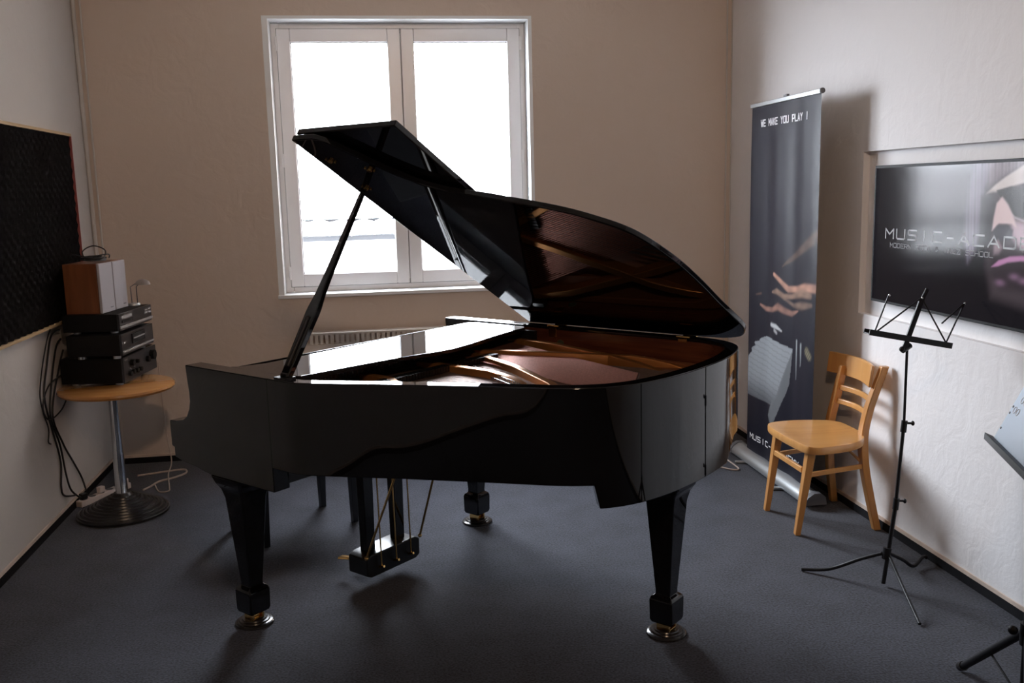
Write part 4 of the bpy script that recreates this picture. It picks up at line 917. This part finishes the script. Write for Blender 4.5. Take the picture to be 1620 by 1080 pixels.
speaker('cherry-sided bookshelf speaker with grey cloth front, farther one beside the little lamp', -1.372+math.sin(0.165)*0.154, 4.915+math.cos(0.165)*0.154, 0.150)
# loose cable coil on the speakers
mb = MB(); pts = []
for i in range(200):
    t = i/199*2*PI*7.3; rr = 0.046+0.014*math.sin(t*0.37); pts.append((-1.425+rr*math.cos(t)*1.0, 5.03+rr*1.2*math.sin(t), 1.290+0.005*(1+math.sin(t*0.61))+0.016*(i/199)))
mb.tube(pts, 0.0040, 6)
mb.tube(spline([(-1.455, 5.00, 1.300), (-1.475, 5.03, 1.340), (-1.43, 5.06, 1.366), (-1.372, 5.05, 1.344), (-1.365, 5.00, 1.312), (-1.40, 4.98, 1.300), (-1.47, 5.00, 1.318), (-1.53, 5.02, 1.328)], 8), 0.0032, 6)
mb.tube(spline([(-1.36, 5.07, 1.302), (-1.35, 5.03, 1.322), (-1.39, 4.98, 1.320), (-1.44, 4.98, 1.305)], 8), 0.0032, 6)
tag(obj('coiled_cable', mb, M['cable_b'], smooth=60), 'coil of thin black cable lying on top of the two speakers', 'cable')
# small lamp
lm = thing('desk_lamp', 'small silver desk lamp with a domed shade behind the speakers', 'lamp', (-1.305, 5.262, 1.0305))
obj('base', MB().lathe([(0.032, 0.0), (0.032, 0.008), (0.029, 0.012), (0.001, 0.012)], 24), M['alu'], lm, smooth=40)
for s in (-1, 1): obj('arm', MB().tube([(s*0.014+0.004, 0, 0.01), (s*0.015+0.006, -0.01, 0.10), (s*0.010+0.03, -0.02, 0.118)], 0.0026, 6), M['gplastic'], lm, smooth=50)
mb = MB(); n = 20; vs = []
for i in range(7):
    a = PI/2*i/6
    for k in range(n): vs.append((0.055+0.040*math.cos(a)*math.cos(2*PI*k/n)+0.004, -0.025+0.030*math.cos(a)*math.sin(2*PI*k/n), 0.112+0.030*math.sin(a)))
fs = [(i*n+k, i*n+(k+1) % n, (i+1)*n+(k+1) % n, (i+1)*n+k) for i in range(6) for k in range(n)]
obj('shade', mb.add(vs, fs+[tuple(range(n))]), M['shade'], lm, smooth=60)

# cables behind the tower and down the wall
def cable(name, label, pts, r, m, cat='cable', per=8):
    return tag(obj(name, MB().tube(spline(pts, per), r, 6), m, smooth=60), label, cat)
X0 = XL+0.008
cable('black_cable', 'black cable looping from the amplifier down the left wall, leftmost', [(-1.612, 4.99, 0.95), (X0, 4.90, 0.93), (X0, 4.80, 0.80), (X0, 4.72, 0.66), (X0, 4.78, 0.48), (X0, 4.85, 0.30), (X0, 4.82, 0.17), (X0+0.005, 4.84, 0.12), (-1.60, 4.93, 0.09)], 0.0052, M['cable_b'])
cable('black_cable', 'black cable hanging down the left wall into the power strip, second from the left', [(-1.617, 5.01, 0.90), (X0, 4.95, 0.86), (X0+0.002, 4.83, 0.70), (X0+0.002, 4.77, 0.55), (X0+0.002, 4.86, 0.38), (X0+0.002, 4.90, 0.22), (X0+0.01, 4.93, 0.12), (-1.592, 4.99, 0.055)], 0.0052, M['cable_b'])
cable('black_cable', 'black cable running diagonally across the left wall to the corner', [(-1.617, 5.03, 0.84), (X0, 4.97, 0.76), (X0+0.003, 4.80, 0.56), (X0+0.003, 4.90, 0.38), (X0+0.003, 5.03, 0.24), (X0+0.003, 5.13, 0.13), (-1.60, 5.11, 0.06)], 0.0052, M['cable_b'])
cable('black_cable', 'short black cable drooping under the rim of the round table', [(-1.619, 5.0, 0.72), (X0, 4.80, 0.70), (X0+0.003, 4.68, 0.62), (X0+0.004, 4.74, 0.54), (-1.60, 4.86, 0.56), (-1.58, 4.92, 0.625)], 0.0038, M['cable_b'])
cable('cream_cable', 'thin cream cable hanging behind the table down to the floor', [(-1.33, YB-0.01, 0.62), (-1.325, YB-0.012, 0.40), (-1.31, YB-0.03, 0.16), (-1.28, 5.70, 0.03), (-1.25, 5.46, 0.016), (-1.20, 5.24, 0.006), (-1.19, 5.17, 0.006), (-1.24, 5.17, 0.006), (-1.29, 5.30, 0.006)], 0.0035, M['cable_w'])
cable('cream_cable', 'thick cream cable curling over the carpet beside the table foot', [(-1.42, 5.46, 0.02), (-1.36, 5.53, 0.007), (-1.27, 5.56, 0.007), (-1.185, 5.575, 0.007), (-1.160, 5.50, 0.007), (-1.21, 5.42, 0.007), (-1.28, 5.36, 0.007), (-1.31, 5.27, 0.007), (-1.33, 5.20, 0.012)], 0.0055, M['cable_w'])
ps = thing('power_strip', 'cream multi-socket power strip lying behind the table foot', 'power strip', (-1.415, 5.15, 0.0), math.radians(57))
ps.location = (-1.522, 5.152, 0); ps.rotation_euler = (0, 0, math.radians(60))
obj('body', MB().box(-0.175, 0.175, -0.022, 0.022, 0.0, 0.034), M['wplastic'], ps, bevel=0.005)
for i in range(5): obj('socket', MB().cyl((-0.14+i*0.060, 0, 0.030), (-0.14+i*0.060, 0, 0.0355), 0.018, 18), M['gplastic'], ps)
for i, q in enumerate((0, 2)):
    obj('plug', MB().box(-0.158+q*0.060, -0.122+q*0.060, -0.014, 0.014, 0.035, 0.068), M['bplastic' if i == 0 else 'wplastic'], ps, bevel=0.004)
obj('plug', MB().box(0.12, 0.165, -0.018, 0.018, 0.034, 0.062), M['wplastic'], ps, bevel=0.006)
cable('cream_cable', 'cream cable loop on the carpet between piano tail and banner', [(2.16, 5.50, 0.007), (2.07, 5.28, 0.006), (1.985, 5.14, 0.006), (1.98, 4.97, 0.006), (1.975, 4.86, 0.006), (1.93, 4.86, 0.006), (1.86, 4.98, 0.006), (1.88, 5.12, 0.006), (1.99, 5.28, 0.006), (2.08, 5.45, 0.006)], 0.0042, M['cable_w'])

cable('black_cable', 'thin black cable swinging out farthest left beside the hi-fi tower', [(-1.617, 5.02, 0.99), (X0, 4.90, 0.965), (X0+0.004, 4.76, 0.85), (X0+0.004, 4.66, 0.70), (X0+0.004, 4.67, 0.60), (X0+0.004, 4.72, 0.50), (X0+0.004, 4.70, 0.44), (X0+0.004, 4.73, 0.42)], 0.0036, M['cable_b'])
# ------------------------------------------------------------------ acoustic foam panel on the left wall
fy0, fy1, fz0_, fz1_ = 1.55, 5.430, 0.992, 1.938
fp = thing('acoustic_panel', 'large black egg-crate foam panel in a thin wooden frame, on the left wall', 'acoustic panel', (XL, (fy0+fy1)/2, fz0_))
fo = Vector((XL, (fy0+fy1)/2, fz0_)); NX, NZ = 388, 96
mb = MB(); vs = []
for j in range(NZ+1):
    for i in range(NX+1):
        y = fy0+(fy1-fy0)*i/NX; z = fz0_+(fz1_-fz0_)*j/NZ
        h = 0.5+0.5*math.sin(2*PI*y/0.076)*math.sin(2*PI*z/0.058)
        vs.append((XL+0.022+0.014*h, y, z))
fs = [(j*(NX+1)+i, j*(NX+1)+i+1, (j+1)*(NX+1)+i+1, (j+1)*(NX+1)+i) for j in range(NZ) for i in range(NX)]
mb.add(vs, fs); mb.v = [tuple(Vector(p)-fo) for p in mb.v]
obj('foam', mb, M['foam'], fp, smooth=80)
def fobj(n_, mb, m): mb.v = [tuple(Vector(p)-fo) for p in mb.v]; return obj(n_, mb, m, fp)
fobj('backing', MB().box(XL+0.0005, XL+0.014, fy0, fy1, fz0_, fz1_), M['foam'])
fobj('frame_strip', MB().box(XL+0.0005, XL+0.040, fy0-0.012, fy1+0.008, fz1_, fz1_+0.014), M['pine'])
fobj('frame_strip', MB().box(XL+0.0005, XL+0.040, fy0-0.012, fy1+0.008, fz0_-0.014, fz0_), M['pine'])
fobj('frame_strip', MB().box(XL+0.0005, XL+0.040, fy1, fy1+0.008, fz0_, fz1_), M['redw'])['label'] = 'reddish end strip'
